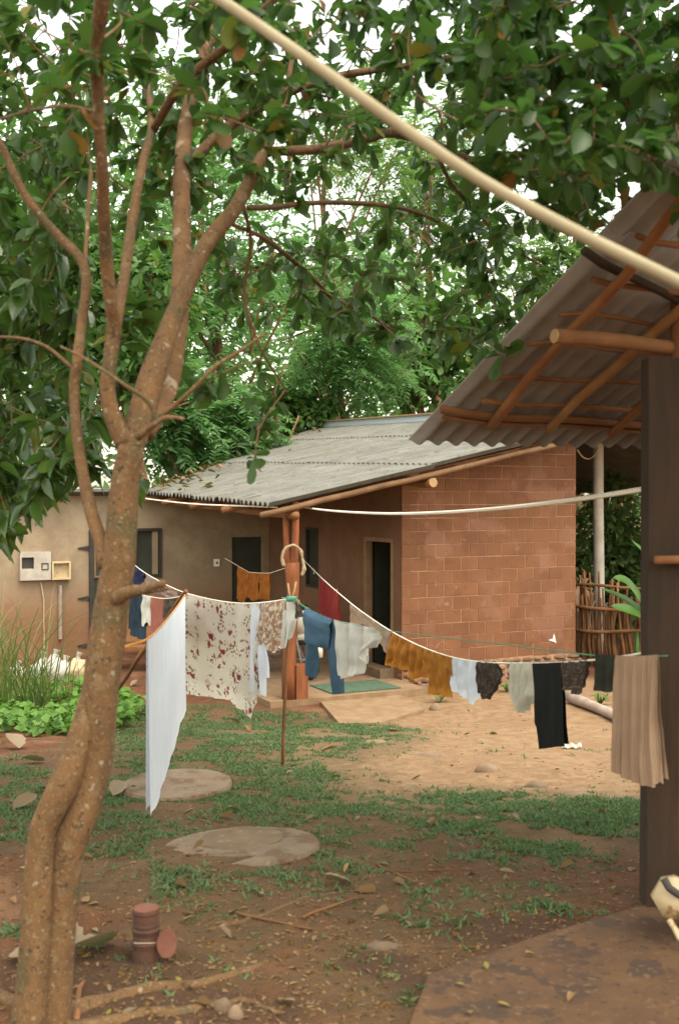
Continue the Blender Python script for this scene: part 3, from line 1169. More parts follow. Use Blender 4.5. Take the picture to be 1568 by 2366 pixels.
k = pd / FPX
mb = MB()
mb.tube([Vector((bx.x - 0.02, bx.y, 0.1))] + ppx([(667, 1560), (668, 1500), (674, 1440), (677, 1380), (676, 1330), (674, 1300)]),
        [17 * k, 17 * k, 16 * k, 14 * k, 13 * k, 17 * k, 17 * k], 12, 0.12)
mb.tube(ppx([(675, 1345), (680, 1290), (683, 1230), (683, 1160)]), [11 * k, 9 * k, 8 * k, 8 * k], 10, 0.1)
mb.tube(ppx([(672, 1345), (664, 1290), (661, 1230), (660, 1170)], 0.03), [11 * k, 8 * k, 7 * k, 7 * k], 10, 0.1)
mb.build('forked_trunk', M['wood_red'], post, smooth=True)
mb = MB()
c = P(692, 1571, pd + 0.05)
mb.box(Vector((c.x, c.y, 0.12 + 0.23)), HW * 0.085, HT * 0.09, HU * 0.23)
mb.build('side_block', M['wood_red'], post)

# ---------------------------------------------------------------- fittings on the house, things on the porch
w0, z0 = wall_wing(45, 1341)
w1, z1 = wall_wing(116, 1274)
mt = thing('electricity_meter', 'grey electricity meter panel with dark window on the render wall', 'meter panel', H((w0 + w1) / 2, TC, z0))
o0, p0 = wall_wing(49, 1314)
o1, p1 = wall_wing(77, 1287)
mb = MB()
for a, b, c, d in ((w0, w1, p1, z1), (w0, w1, z0, p0), (w0, o0, p0, p1), (o1, w1, p0, p1)):
    wall_piece(mb, a, b, TC - 0.10, TC - 0.002, c, d)
mb.build('panel', M['panel'], mt)
mb = MB()
wall_piece(mb, o0, o1, TC - 0.05, TC - 0.004, p0, p1)
mb.build('meter_window', M['dark'], mt)
mb = MB()
a, c = wall_wing(94, 1316)
b, d = wall_wing(110, 1300)
for q in ((a, b, d - 0.015, d), (a, b, c, c + 0.015), (a, a + 0.015, c + 0.015, d - 0.015), (b - 0.015, b, c + 0.015, d - 0.015)):
    wall_piece(mb, q[0], q[1], TC - 0.112, TC - 0.101, q[2], q[3])
mb.build('cover_ring', M['dark'], mt)
w0, z0 = wall_wing(118, 1339)
w1, z1 = wall_wing(161, 1296)
bo = thing('meter_box', 'open cream plastic meter box beside the grey meter panel', 'meter box', H((w0 + w1) / 2, TC, z0))
mb = MB()
f = 0.03
for a, b, c, d in ((w0, w1, z1 - f, z1), (w0, w1, z0, z0 + f), (w0, w0 + f, z0 + f, z1 - f), (w1 - f, w1, z0 + f, z1 - f)):
    wall_piece(mb, a, b, TC - 0.12, TC - 0.002, c, d)
mb.build('rim', M['cream'], bo)
mb = MB()
wall_piece(mb, w0 + f, w1 - f, TC - 0.03, TC - 0.004, z0 + f, z1 - f)
mb.build('back_plate', M['cream'], bo)
w, za = wall_wing(139, 1370)
mb = MB()
mb.tube([H(w, TC - 0.04, za), H(w, TC - 0.04, 1.3), H(w, TC - 0.04, 0.35)], 0.035, 8)
tag(mb.build('conduit', M['grey_wood'], None, H(w, TC - 0.04, 0.35)), 'grey conduit pipe running down the wall below the meter box', 'pipe')
w, za = wall_wing(101, 1345)
mb = MB()
mb.tube([H(w - 0.05, TC - 0.03, za), H(w, TC - 0.03, za - 0.3), H(w, TC - 0.03, 0.2)], 0.012, 6)
tag(mb.build('wall_cable', M['cream'], None, H(w, TC - 0.03, 0.2)), 'thin pale cable dropping down the wall below the grey meter panel', 'cable')
w, za = wall_wing(500, 1300)
sw = thing('light_switch', 'small white switch plate on the shaded porch wall', 'switch', H(w, TC, za))
mb = MB()
wall_piece(mb, w - 0.055, w + 0.055, TC - 0.03, TC - 0.002, za - 0.07, za + 0.07)
mb.build('plate', M['white'], sw)
mb = MB()
wall_piece(mb, w - 0.015, w + 0.015, TC - 0.042, TC - 0.031, za - 0.02, za + 0.02)
mb.build('toggle', M['dark'], sw)
w, za = wall_block(1276, 1478)
mb = MB()
p = H(w, TA - 0.006, za)
mb.add([p + HW * a + HU * b - HT * c for a, b, c in ((-0.09, 0.0, 0), (-0.01, 0.02, 0.01), (0.02, 0.10, 0), (0.04, 0.0, 0.012), (0.07, -0.06, 0), (0.0, -0.03, 0.01),
                                                   (-0.09, 0.0, -0.004), (-0.01, 0.02, -0.004), (0.02, 0.10, -0.004), (0.04, 0.0, -0.004), (0.07, -0.06, -0.004), (0.0, -0.03, -0.004))],
       [(0, 1, 5), (1, 2, 3), (1, 3, 5), (3, 4, 5), (6, 11, 7), (7, 9, 8), (7, 11, 9), (9, 11, 10)])
tag(mb.build('paper_scrap', M['white'], None, p), 'torn white scrap stuck low on the red block wall', 'scrap')
# mat on porch
mb = MB()
p = [P(768, 1598, 15.0), P(893, 1585, 15.0)]
wa_, ta_ = 1.35, 0.22
wall_piece(mb, 1.0, 2.08, 0.2, 0.95, 0.124, 0.138)
tag(mb.build('door_mat', M['mat_green'], None, H(1.6, 0.6, 0.124)), 'dull green mat lying on the porch floor by the doorway', 'mat')
# ramp slab in front of the porch
pp = [gp(x, y) for x, y in ((735, 1622), (905, 1604), (950, 1618), (980, 1642), (935, 1655), (870, 1672), (800, 1680))]
mb = MB()
top = [Vector((p.x, p.y, 0.07 if i < 2 else 0.045)) for i, p in enumerate(pp)]
n_ = len(top)
mb.add(top + [v - HU * 0.12 for v in top], [tuple(range(n_ - 1, -1, -1)), tuple(range(n_, 2 * n_))] + [(i, (i + 1) % n_, (i + 1) % n_ + n_, i + n_) for i in range(n_)])
o = mb.build('doorstep_slab', M['concrete'], None, pp[3])
tag(o, 'pale concrete slab ramping from the yard up to the porch', 'slab')


# motorcycle on the porch behind the post
def motorcycle():
    root_p = H(0.95, 2.1, 0.12)
    bike = thing('motorcycle', 'white and red motorcycle parked on the porch behind the post', 'motorcycle', root_p)
    fx = (HW * 0.35 - HT * 0.94).normalized()     # forward, towards the yard
    sx = fx.cross(HU)

    def L(f, s, z):
        return root_p + fx * f + sx * s + HU * z
    for f in (-0.62, 0.62):
        mb = MB()
        ring = [L(f + 0.28 * math.cos(a), 0, 0.29 + 0.28 * math.sin(a)) for a in np.linspace(0, 2 * math.pi, 21)]
        mb.tube(ring, 0.045, 7, cap=False)
        wh = mb.build('wheel', M['rubber'], bike, smooth=True)
        mb = MB()
        ring = [L(f + 0.22 * math.cos(a), 0, 0.29 + 0.22 * math.sin(a)) for a in np.linspace(0, 2 * math.pi, 21)]
        mb.tube(ring, 0.016, 5, cap=False)
        mb.tube([L(f, -0.07, 0.29), L(f, 0.07, 0.29)], 0.04, 8)
        for a in np.linspace(0, 2 * math.pi, 7)[:6]:
            mb.tube([L(f, 0, 0.29), L(f + 0.22 * math.cos(a), 0, 0.29 + 0.22 * math.sin(a))], 0.012, 5)
        mb.build('rim', M['steel'], wh)
    mb = MB()
    mb.tube([L(-0.62, 0.08, 0.29), L(-0.2, 0.08, 0.36), L(0.15, 0.06, 0.40), L(0.42, 0, 0.82)], 0.022, 7)
    mb.tube([L(-0.62, -0.08, 0.29), L(-0.2, -0.08, 0.36), L(0.15, -0.06, 0.40), L(0.42, 0, 0.82)], 0.022, 7)
    mb.build('frame', M['dark'], bike)
    mb = MB()
    for s in (-0.07, 0.07):
        mb.tube([L(0.62, s, 0.29), L(0.50, s, 0.66), L(0.40, s, 0.98)], 0.022, 7)
    mb.build('fork', M['steel'], bike)
    mb = MB()
    mb.blob(L(0.05, 0, 0.40), (0.17, 0.15, 0.14), 3, 0.25, 6, 9)
    mb.build('engine', M['steel'], bike)
    mb = MB()
    mb.tube([L(0.42, 0, 0.84), L(0.28, 0, 0.86), L(0.12, 0, 0.82), L(0.0, 0, 0.76)], [0.07, 0.13, 0.13, 0.09], 10)
    mb.build('tank', M['bike_red'], bike, smooth=True)
    mb = MB()
    mb.tube([L(0.02, 0, 0.78), L(-0.25, 0, 0.79), L(-0.55, 0, 0.83), L(-0.72, 0, 0.86)], [0.08, 0.12, 0.11, 0.06], 10)
    mb.build('seat', M['rubber'], bike, smooth=True)
    mb = MB()
    mb.tube([L(-0.05, 0, 0.66), L(-0.4, 0, 0.70), L(-0.85, 0, 0.80)], [0.12, 0.13, 0.05], 10)
    mb.build('tail_panel', M['bike_white'], bike, smooth=True)
    mb = MB()
    mb.tube([L(0.36, 0, 1.05), L(0.52, 0, 0.95), L(0.60, 0, 0.82), L(0.56, 0, 0.68)], [0.08, 0.15, 0.15, 0.06], 10)
    mb.build('fairing', M['bike_white'], bike, smooth=True)
    mb = MB()
    arc = [L(0.62 + 0.35 * math.cos(a), 0, 0.29 + 0.35 * math.sin(a)) for a in np.linspace(0.2, 2.5, 9)]
    mb.tube(arc, [0.03, 0.06, 0.07, 0.07, 0.07, 0.07, 0.07, 0.06, 0.03], 7)
    mb.build('mudguard', M['bike_white'], bike, smooth=True)
    mb = MB()
    mb.tube([L(0.30, -0.36, 1.06), L(0.40, -0.2, 1.03), L(0.42, 0, 1.0), L(0.40, 0.2, 1.03), L(0.30, 0.36, 1.06)], 0.017, 7)
    mb.build('handlebar', M['dark'], bike)
    for s in (-0.2, 0.2):
        mb = MB()
        mb.blob(L(0.55, s, 0.80), (0.05, 0.05, 0.045), 1, 0.05, 5, 8)
        mb.build('indicator', M['lamp_glass'], bike, smooth=True)
    mb = MB()
    mb.disc(L(0.735, 0, 0.86), sx * 0.085, HU * 0.075, fx, 0.02, 16)
    mb.build('headlight', M['lamp_glass'], bike)


motorcycle()

# ---------------------------------------------------------------- the near open shed on the right
shed = thing('open_shed', 'open pole shed with corrugated roof on the right, seen from below', 'shed', Vector((1.5, 5.0, 1.02)))
THS, PHS = math.radians(24), math.radians(24)
SE = Vector((math.cos(THS), math.sin(THS), 0))                                # along the eave, away to the right
SU = Vector((math.sin(THS) * math.cos(PHS), -math.cos(THS) * math.cos(PHS), math.sin(PHS)))   # up the slope
SN = SE.cross(SU).normalized()
if SN.z < 0:
    SN = -SN
S0 = P(945, 1022, 6.0)


def RF(e, u, n=0.0):
    return S0 + SE * e + SU * u + SN * n


def shed_hit(px, py, n=0.0):
    """point on the plane parallel to the shed roof at offset n seen at a pixel"""
    d = ray(px, py)
    o_ = S0 + SN * n
    k = (o_ - EYE).dot(SN) / d.dot(SN)
    return EYE + d * k


sroof = thing('shed_roof', 'x', 'x', RF(1, 1.5))
del sroof['label'], sroof['category']
sroof.parent = shed
sroof.location = ORG[sroof.name] - org(shed)
PITCHW = 0.118
for ci in range(6):
    for ri in range(2):
        e0, e1 = ci * PITCHW * 6, (ci + 1) * PITCHW * 6 + 0.04
        u0, u1 = (0, 1.9) if ri == 0 else (1.8, 4.4)
        mb = MB()
        nt = 50
        rows = 3
        for sd in (0, 1):
            vs = []
            for i in range(nt + 1):
                e_ = e0 + (e1 - e0) * i / nt
                for j in range(rows + 1):
                    u_ = u0 + (u1 - u0) * j / rows
                    vs.append(RF(e_, u_ + 0.02 * noise.noise((ci, ri, 1)), 0.016 * math.cos(2 * math.pi * e_ / PITCHW) + 0.012 * ri + 0.003 * (ci % 2) + 0.006 * sd
                                 + 0.01 * noise.noise((e_, u_, 4))))
            r = rows + 1
            fs = [(i * r + j, i * r + j + 1, (i + 1) * r + j + 1, (i + 1) * r + j) for i in range(nt) for j in range(rows)]
            mb.add(vs, fs if sd else [f_[::-1] for f_ in fs])
        off = (nt + 1) * r
        for i in range(nt):
            for j in (0, rows):
                mb.f.append((i * r + j, (i + 1) * r + j, off + (i + 1) * r + j, off + i * r + j))
        for j in range(rows):
            for i in (0, nt):
                mb.f.append((i * r + j, i * r + j + 1, off + i * r + j + 1, off + i * r + j))
        mb.build('roof_sheet', M['roof_under'], sroof, smooth=True)


def shed_pole(name, a, b, n, wpx, m, ext=0.0):
    A, B = shed_hit(*a, n), shed_hit(*b, n)
    B = B + (B - A).normalized() * ext
    r = wpx * 0.5 * A.y / FPX
    r2 = wpx * 0.5 * A.y / FPX
    return pole_between(A, B, r, 10, 0.016, 12, r2 * random.uniform(0.75, 1.0)).build(name, m, shed, smooth=True)


shed_pole('rafter', (1134, 985), (1500, 555), -0.10, 23, M['wood'], 1.2)
shed_pole('rafter', (1268, 991), (1568, 700), -0.10, 22, M['wood_pale'], 0.8)
shed_pole('rafter', (1410, 1003), (1530, 890), -0.10, 20, M['wood'], 0.8)
shed_pole('purlin', (1020, 945), (1490, 985), -0.045, 20, M['wood'], 0.6)
shed_pole('purlin', (1112, 925), (1490, 952), -0.042, 13, M['wood'], 0.6)
shed_pole('purlin', (1022, 962), (1485, 1000), -0.05, 12, M['wood'], 0.6)
shed_pole('purlin', (1148, 873), (1560, 885), -0.042, 12, M['wood'], 0.6)
shed_pole('purlin', (1220, 796), (1300, 800), -0.042, 12, M['wood'], 1.2)
shed_pole('purlin', (1292, 727), (1568, 750), -0.042, 12, M['wood'], 0.6)
shed_pole('purlin', (1368, 645), (1568, 668), -0.042, 16, M['wood'], 0.6)
shed_pole('purlin', (1470, 545), (1568, 560), -0.042, 16, M['wood'], 0.6)
shed_pole('purlin', (1350, 580), (1568, 690), -0.05, 24, M['wood_dark'], 0.6)  # dark strip slanting along just below the cream tube
A = shed_hit(1282, 777, -0.20)
B = Vector((1.72, A.y + 0.22, 0))
B.z = EYE.z + (P(1568, 803, B.y).z - EYE.z)
A2 = A + (A - B).normalized() * 0.0
B = P(1568, 803, A.y + 0.25)
B = B + (B - A).normalized() * 0.8
rb = 17 * A.y / FPX
beam = pole_between(A, B, rb, 14, 0.008, 8).build('beam_log', M['wood'], shed, smooth=True)
mb = MB()
dn = (A - B).normalized()
mb.disc(A + dn * 0.002, dn.orthogonal().normalized() * rb * 0.97, dn.cross(dn.orthogonal().normalized()) * rb * 0.97, dn, 0.006, 16)
mb.build('sawn_end', M['wood_end'], beam)
A = P(1508, 850, 5.0)
beam = pole_between(A, A + Vector((0.9, 0.25, 0)), 0.045, 12, 0.006, 5).build('beam_log', M['wood'], shed, smooth=True)
# posts
pL = P(1486, 2095, 4.72)
pz = 1.03
cpx = 1524
pc = Vector(((cpx - CX) / FPX * 4.78, 4.78, 0))
mb = MB()
hw_ = 36 * 4.78 / FPX
zt = P(1524, 830, 4.78).z
for i in range(1):
    lv = np.linspace(pz, zt, 12)
    vs = []
    for z_ in lv:
        for a, b in ((-1, -1), (1, -1), (1, 1), (-1, 1)):
            vs.append(Vector((pc.x + a * hw_ + 0.004 * noise.noise((z_ * 3, a, b)), pc.y + b * 0.06 + 0.004 * noise.noise((z_ * 3, b, 4)), z_)))
    fs = [(3, 2, 1, 0), tuple(44 + i for i in range(4))]
    for i in range(11):
        for j in range(4):
            a, b = i * 4 + j, i * 4 + (j + 1) % 4
            fs.append((a, b, b + 4, a + 4))
    mb.add(vs, fs)
mb.build('post', M['wood_dark'], shed)
pole_between(Vector((pc.x + 0.155, 4.95, 1.0)), Vector((pc.x + 0.16, 4.95, 3.75)), 0.06, 10, 0.01).build('post', M['wood'], shed, smooth=True)
A = P(1512, 1294, 4.66)
pole_between(A, A + Vector((0.5, 0.02, 0.0)), 0.019, 8, 0.004, 4).build('peg_stick', M['wood'], shed, smooth=True)
# plank wall at the shed's side, mostly outside the picture
for i in range(6):
    mb = MB()
    x0 = pc.x + 0.24 + i * 0.2
    mb.box(Vector((x0 + 0.09, 5.1 + 0.004 * (i % 2), 2.2)), Vector((0.094, 0, 0)), Vector((0, 0.012, 0)), Vector((0, 0, 1.22)))
    mb.build('plank', M['wood_dark'], shed)
# rough slab under the shed
zs = 1.045
E = [P(1487, 2096, (EYE.z - zs) * FPX / 945), P(990, 2258, (EYE.z - zs) * FPX / 1107), P(930, 2420, (EYE.z - zs) * FPX / 1268)]
top = [E[0], Vector(((E[0].x + E[1].x) / 2 - 0.02, (E[0].y + E[1].y) / 2 + 0.015, zs)), E[1], E[2], Vector((0.15, 1.5, zs)), Vector((3.4, 1.5, zs)), Vector((3.4, 5.6, zs)), Vector((1.8, 5.25, zs))]
for v in top:
    v.z = zs
mb = MB()
n_ = len(top)
mb.add(top + [v - HU * 0.12 for v in top], [tuple(range(n_)), tuple(range(2 * n_ - 1, n_ - 1, -1))] + [(i, i + n_, (i + 1) % n_ + n_, (i + 1) % n_) for i in range(n_)])
o = mb.build('shed_slab', M['slab'], None, E[1])
tag(o, 'muddy reddish concrete slab under the shed, with a broken corner', 'slab')

# broken cream plastic can beside the post
c = P(1548, 2072, 4.35)
can = thing('plastic_can', 'cracked cream plastic can with dark rim by the shed post', 'can', Vector((c.x, c.y, zs)))
mb = MB()
k = 4.35 / FPX
outer = [(1505, 2075), (1530, 2033), (1560, 2028), (1610, 2050), (1640, 2095), (1610, 2140), (1560, 2125), (1530, 2118)]
f0 = [P(x, y, 4.30) for x, y in outer]
f1 = [P(x + 4, y + 2, 4.42) + Vector((0, 0.05, 0)) for x, y in outer]
cen = P(1565, 2085, 4.24)
mb.add(f0 + f1 + [cen], [(i, (i + 1) % 8, 16) for i in range(8)] + [(i, i + 8, (i + 1) % 8 + 8, (i + 1) % 8) for i in range(8)] + [tuple(range(15, 7, -1))])
mb.build('shell', M['cream'], can, smooth=True)
mb = MB()
mb.tube([P(1532, 2030, 4.27), P(1545, 2052, 4.25), P(1568, 2068, 4.24), P(1600, 2072, 4.24)], 9 * k, 8)
mb.build('rim', M['dark'], can)
mb = MB()
mb.tube([P(1545, 2125, 4.3), P(1560, 2150, 4.27), P(1570, 2170, 4.25)], 7 * k, 7)
mb.tube([P(1570, 2170, 4.25), P(1590, 2190, 4.24)], 6 * k, 7)
mb.build('spout', M['cream'], can)

# ---------------------------------------------------------------- poles, cords and washing lines
pts = [P(x, y, d) for x, y, d in ((400, -70, 2.75), (510, 0, 2.7), (700, 130, 2.6), (900, 273, 2.5), (1100, 410, 2.42), (1300, 520, 2.36), (1450, 595, 2.32), (1568, 652, 2.3), (1760, 740, 2.25))]
mb = MB()
mb.tube([Vector(p) for p in spline([tuple(p) for p in pts], 3)], 14 * 2.5 / FPX, 12)
tag(mb.build('conduit_pole', M['pvc'], None, pts[4], smooth=True), 'long cream tube slanting across the picture under the leaves', 'tube')


class Line:
    """a cord between two (px, depth) ends whose heights follow the listed picture points"""
    def __init__(self, a, b, pts):
        self.A = Vector(((a[0] - CX) / FPX * a[1], a[1]))
        self.B = Vector(((b[0] - CX) / FPX * b[1], b[1]))
        self.pts = sorted(pts)

    def y_at(self, px):
        p = self.pts
        if px <= p[0][0]:
            i = 0
        elif px >= p[-1][0]:
            i = len(p) - 2
        else:
            i = max(j for j in range(len(p) - 1) if p[j][0] <= px)
        a, b = p[i], p[i + 1]
        return a[1] + (b[1] - a[1]) * (px - a[0]) / (b[0] - a[0])

    def xy(self, px):
        k = (px - CX) / FPX
        d = self.B - self.A
        t = (k * self.A.y - self.A.x) / (d.x - k * d.y)
        return self.A + d * t

    def at(self, px, py=None):
        q = self.xy(px)
        return P(px, self.y_at(px) if py is None else py, q.y)

    def build(self, name, m, label, cat, r, x0=None, x1=None, n=36):
        x0 = self.pts[0][0] if x0 is None else x0
        x1 = self.pts[-1][0] if x1 is None else x1
        mb = MB()
        mb.tube([self.at(x0 + (x1 - x0) * i / n) for i in range(n + 1)], r, 6)
        o = mb.build(name, m, None, self.at((x0 + x1) / 2))
        return tag(o, label, cat)


L1 = Line((290, 17.0), (677, 9.5), spline([(290, 1291), (311, 1305), (339, 1326), (412, 1364), (488, 1385), (556, 1394), (619, 1391), (662, 1384), (674, 1382)], 3))
L1b = Line((674, 9.5), (1530, 4.42), spline([(674, 1384), (711, 1406), (770, 1433), (823, 1444), (867, 1454), (960, 1465), (1068, 1479), (1157, 1488), (1253, 1501), (1327, 1509), (1375, 1515), (1421, 1517), (1470, 1519), (1521, 1516), (1540, 1515)], 3))
L2 = Line((700, 17.2), (1500, 4.95), spline([(700, 1292), (711, 1303), (739, 1332), (777, 1366), (831, 1410), (904, 1459), (977, 1496), (1046, 1519), (1104, 1529), (1162, 1532), (1228, 1532), (1295, 1530), (1358, 1526), (1430, 1518), (1500, 1506)], 3))
L3 = Line((262, 4.0), (428, 10.6), spline([(262, 1505), (300, 1491), (340, 1477), (370, 1450), (395, 1420), (412, 1398), (428, 1374)], 3))
L4 = Line((290, 15.5), (428, 10.6), spline([(290, 1350), (328, 1374), (349, 1379), (379, 1383), (409, 1380), (428, 1374)], 3))
L5 = Line((545, 17.6), (640, 15.6), [(520, 1290), (552, 1309), (575, 1322), (600, 1324), (625, 1324), (660, 1312)])
L1.build('clothesline', M['white'], 'white washing line carrying the floral sheet to the forked prop', 'clothesline', 0.006)
L1b.build('clothesline', M['green_cord'], 'green washing line from the forked prop to the shed post', 'clothesline', 0.0032)
L2.build('clothesline', M['white'], 'white washing line sagging in front of the block wall', 'clothesline', 0.006)
L3.build('clothesline', M['orange_cord'], 'orange rope tied to the trunk, holding the plain white sheet', 'rope', 0.006)
L4.build('clothesline', M['white'], 'short white line behind the plain white sheet', 'clothesline', 0.005)
L5.build('clothesline', M['white'], 'short line under the porch roof holding orange cloths', 'clothesline', 0.004)
# white hose from the eave to the shed
LH = Line((722, 14.6), (1500, 5.0), spline([(700, 1172), (735, 1177), (800, 1183), (900, 1187), (1000, 1185), (1100, 1179), (1200, 1170), (1300, 1158), (1400, 1144), (1500, 1128)], 2))
LH.build('hose', M['white'], 'white hose slung from the house eave across the block wall', 'hose', 0.013)
LE = Line((300, 19.0), (640, 14.6), spline([(300, 1145), (330, 1151), (400, 1160), (470, 1166), (560, 1169), (640, 1172)], 2))
LE.build('eave_cable', M['white'], 'thin white cable strung along under the porch eave', 'cable', 0.011)


def garment(name, label, cat, line, xl, xr, bottom, m, side=((0, 0, 0), (1, 0, 0)), k=3, amp=0.03, back=0.4, nu=26, nv=18, jag=0.0, seed=0, group=None,
            parts=None, thick=0.005, uscale=1.0):
    """cloth hung over a line between two picture columns: a front flap to the bottom profile and a shorter back flap.
    bottom = [(u, py)], side = [(v, dpx left, dpx right)]"""
    mb = MB()
    A, B = line.at(xl), line.at(xr)
    d = (B - A)
    d.z = 0
    wid = d.length
    d.normalize()
    nrm = Vector((d.y, -d.x, 0))
    if nrm.dot(EYE - A) < 0:
        nrm = -nrm

    def interp(tab, x):
        for i in range(len(tab) - 1):
            if x <= tab[i + 1][0] or i == len(tab) - 2:
                a, b = tab[i], tab[i + 1]
                q = (x - a[0]) / (b[0] - a[0] + 1e-9)
                return [a[j] + (b[j] - a[j]) * q for j in range(1, len(a))]

    for flap in (0, 1):
        sgn = 1 if flap == 0 else -1
        vs, uvs, fs = [], [], []
        for j in range(nv + 1):
            v = j / nv
            dl, dr = interp(side, v)
            for i in range(nu + 1):
                u = i / nu
                xp = xl + dl + (xr + dr - xl - dl) * u
                T = line.at(xl + (xr - xl) * u)
                q = line.xy(min(max(xp, xl - 60), xr + 60))
                zb = P(xl + (xr - xl) * u, interp(bottom, u)[0], T.y).z
                ln = T.z - zb
                if flap:
                    ln *= back
                ln *= 1 + jag * 0.55 * noise.noise((u * 5 + seed, seed, flap * 0.3))
                s = ln * v
                ph = seed * 1.7 + 0.25 * flap
                fold = amp * (0.35 + 0.65 * v) * (math.sin(2 * math.pi * k * u + ph + 0.8 * math.sin(2.2 * v + seed)) + 0.6 * math.sin(2 * math.pi * k * 1.9 * u + 2 * ph + v))
                fold += amp * 0.8 * noise.noise((u * 4 * k / 3 + seed, v * 3, seed * 2.0))
                p = Vector((q.x, q.y, T.z - s)) + nrm * (sgn * (thick + 0.006 * v) + fold * min(1, v * 5 + 0.12))
                if v == 0:
                    p = Vector((q.x, q.y, T.z + 0.006)) + nrm * sgn * 0.001
                # sag of the hem between the folds
                vs.append(p)
                uvs.append((u * wid * uscale + 0.013 * seed, (1 if flap == 0 else -1) * s + 0.001))
        for j in range(nv):
            for i in range(nu):
                a = j * (nu + 1) + i
                fs.append((a, a + 1, a + nu + 2, a + nu + 1))
        mb.add(vs, fs, uvs)
    o = mb.build(name, m, None, A, smooth=True)
    return tag(o, label, cat, group)


M['sheet_white'] = cloth_mat('white cotton', (0.72, 0.755, 0.80), (0.68, 0.715, 0.76), 3, trans=0.25)
M['rag'] = mat('dull rag', (0.36, 0.29, 0.20), (0.26, 0.20, 0.13), 20, 0.95, 0.6, 40)
M['sheet_floral'] = cloth_mat('floral cotton', (0.64, 0.60, 0.50), (0.59, 0.545, 0.445), 3, 'floral', trans=0.2)
M['shirt_print'] = cloth_mat('tan print', (0.36, 0.20, 0.12), (0.40, 0.24, 0.15), 5, (22, (0.62, 0.54, 0.42), 0.5))
M['pink_print'] = cloth_mat('dull pink print', (0.34, 0.22, 0.17), (0.28, 0.17, 0.13), 5, (35, (0.42, 0.32, 0.26), 0.52))
M['shirt_white'] = cloth_mat('off white cotton', (0.66, 0.64, 0.57), (0.58, 0.55, 0.48), 6)
M['lace'] = cloth_mat('greenish white cotton', (0.58, 0.56, 0.45), (0.50, 0.47, 0.36), 9)
M['coral'] = cloth_mat('coral towel', (0.45, 0.17, 0.12), (0.40, 0.14, 0.10), 8, rib=30)
M['navy'] = cloth_mat('dark blue cloth', (0.028, 0.050, 0.075), (0.02, 0.035, 0.055), 6)
M['navy2'] = cloth_mat('navy cloth', (0.03, 0.035, 0.085), (0.02, 0.025, 0.06), 6)
M['denim'] = cloth_mat('blue trousers', (0.085, 0.155, 0.215), (0.065, 0.125, 0.18), 8)
M['red'] = cloth_mat('red towel', (0.32, 0.045, 0.042), (0.27, 0.038, 0.036), 8, rib=40)
M['beige'] = cloth_mat('beige rag', (0.40, 0.29, 0.20), (0.34, 0.24, 0.16), 8)
M['orange'] = cloth_mat('ochre cloth', (0.50, 0.22, 0.038), (0.40, 0.16, 0.028), 9, (5, (0.28, 0.11, 0.02), 0.62))
M['orange_dark'] = cloth_mat('burnt orange cloth', (0.36, 0.125, 0.022), (0.28, 0.09, 0.016), 9)
M['charcoal'] = cloth_mat('charcoal cloth', (0.075, 0.055, 0.042), (0.05, 0.038, 0.03), 14, (30, (0.11, 0.085, 0.068), 0.55))
M['black'] = cloth_mat('black cloth', (0.010, 0.011, 0.010), (0.014, 0.014, 0.012), 6, trans=0.05)
M['dark_print'] = cloth_mat('dark printed cloth', (0.085, 0.065, 0.05), (0.06, 0.045, 0.035), 8, (60, (0.16, 0.12, 0.09), 0.55))
M['olive_dark'] = cloth_mat('dark olive cloth', (0.035, 0.036, 0.026), (0.028, 0.028, 0.02), 8)
M['towel'] = cloth_mat('beige ribbed towel', (0.40, 0.27, 0.175), (0.345, 0.225, 0.145), 4, rib=60, trans=0.15)

# plain white sheet on the orange rope
garment('bed_sheet', 'plain white sheet hanging from the orange rope beside the trunk', 'sheet', L3, 340, 427,
        [(0, 1888), (0.2, 1858), (0.4, 1800), (0.62, 1742), (0.85, 1672), (1, 1640)], M['sheet_white'], k=4, amp=0.003, back=0.97, nu=90, nv=24, jag=0.006, seed=2)
garment('bed_sheet', 'cream bed sheet printed with dark red flowers on the line', 'sheet', L1, 429, 603,
        [(0, 1604), (0.35, 1612), (0.6, 1620), (0.85, 1655), (0.9, 1661), (1, 1625)], M['sheet_floral'], side=((0, 0, 0), (1, 0, -5)), k=4, amp=0.012, back=0.85, nu=60, nv=24, jag=0.02, seed=5, uscale=0.42)
garment('pillowcase', 'white cloth showing behind the right edge of the floral sheet', 'cloth', L1, 583, 608,
        [(0, 1598), (1, 1604)], M['sheet_white'], side=((0, 0, 0), (0.4, 0, 0), (1, 0, 10)), k=1.5, amp=0.02, back=0.8, nu=14, seed=8)
garment('blouse', 'tan and white patterned blouse between floral sheet and forked prop', 'blouse', L1, 599, 660,
        [(0, 1492), (0.25, 1480), (0.3, 1500), (0.6, 1508), (0.9, 1490), (1, 1494)], M['shirt_print'], k=5, amp=0.022, back=0.8, nu=40, jag=0.06, seed=4)
garment('shirt', 'small white shirt at the forked prop, right of the patterned blouse', 'shirt', L1, 655, 672,
        [(0, 1500), (0.5, 1492), (1, 1470)], M['shirt_white'], side=((0, 0, 0), (0.5, 0, 12), (0.75, 0, 6), (1, 0, 0)), k=1.5, amp=0.02, back=0.7, nu=14, seed=9)
garment('shirt', 'dull pink printed cloth on the line behind the broken branch stub', 'cloth', L1, 337, 408,
        [(0, 1362), (0.4, 1372), (1, 1384)], M['pink_print'], k=3, amp=0.02, back=0.7, seed=11)
garment('cloth', 'navy cloth bunched on the line just right of the trunk', 'cloth', L1, 300, 337,
        [(0, 1345), (0.6, 1352), (1, 1338)], M['navy2'], k=2, amp=0.03, back=0.7, seed=12)
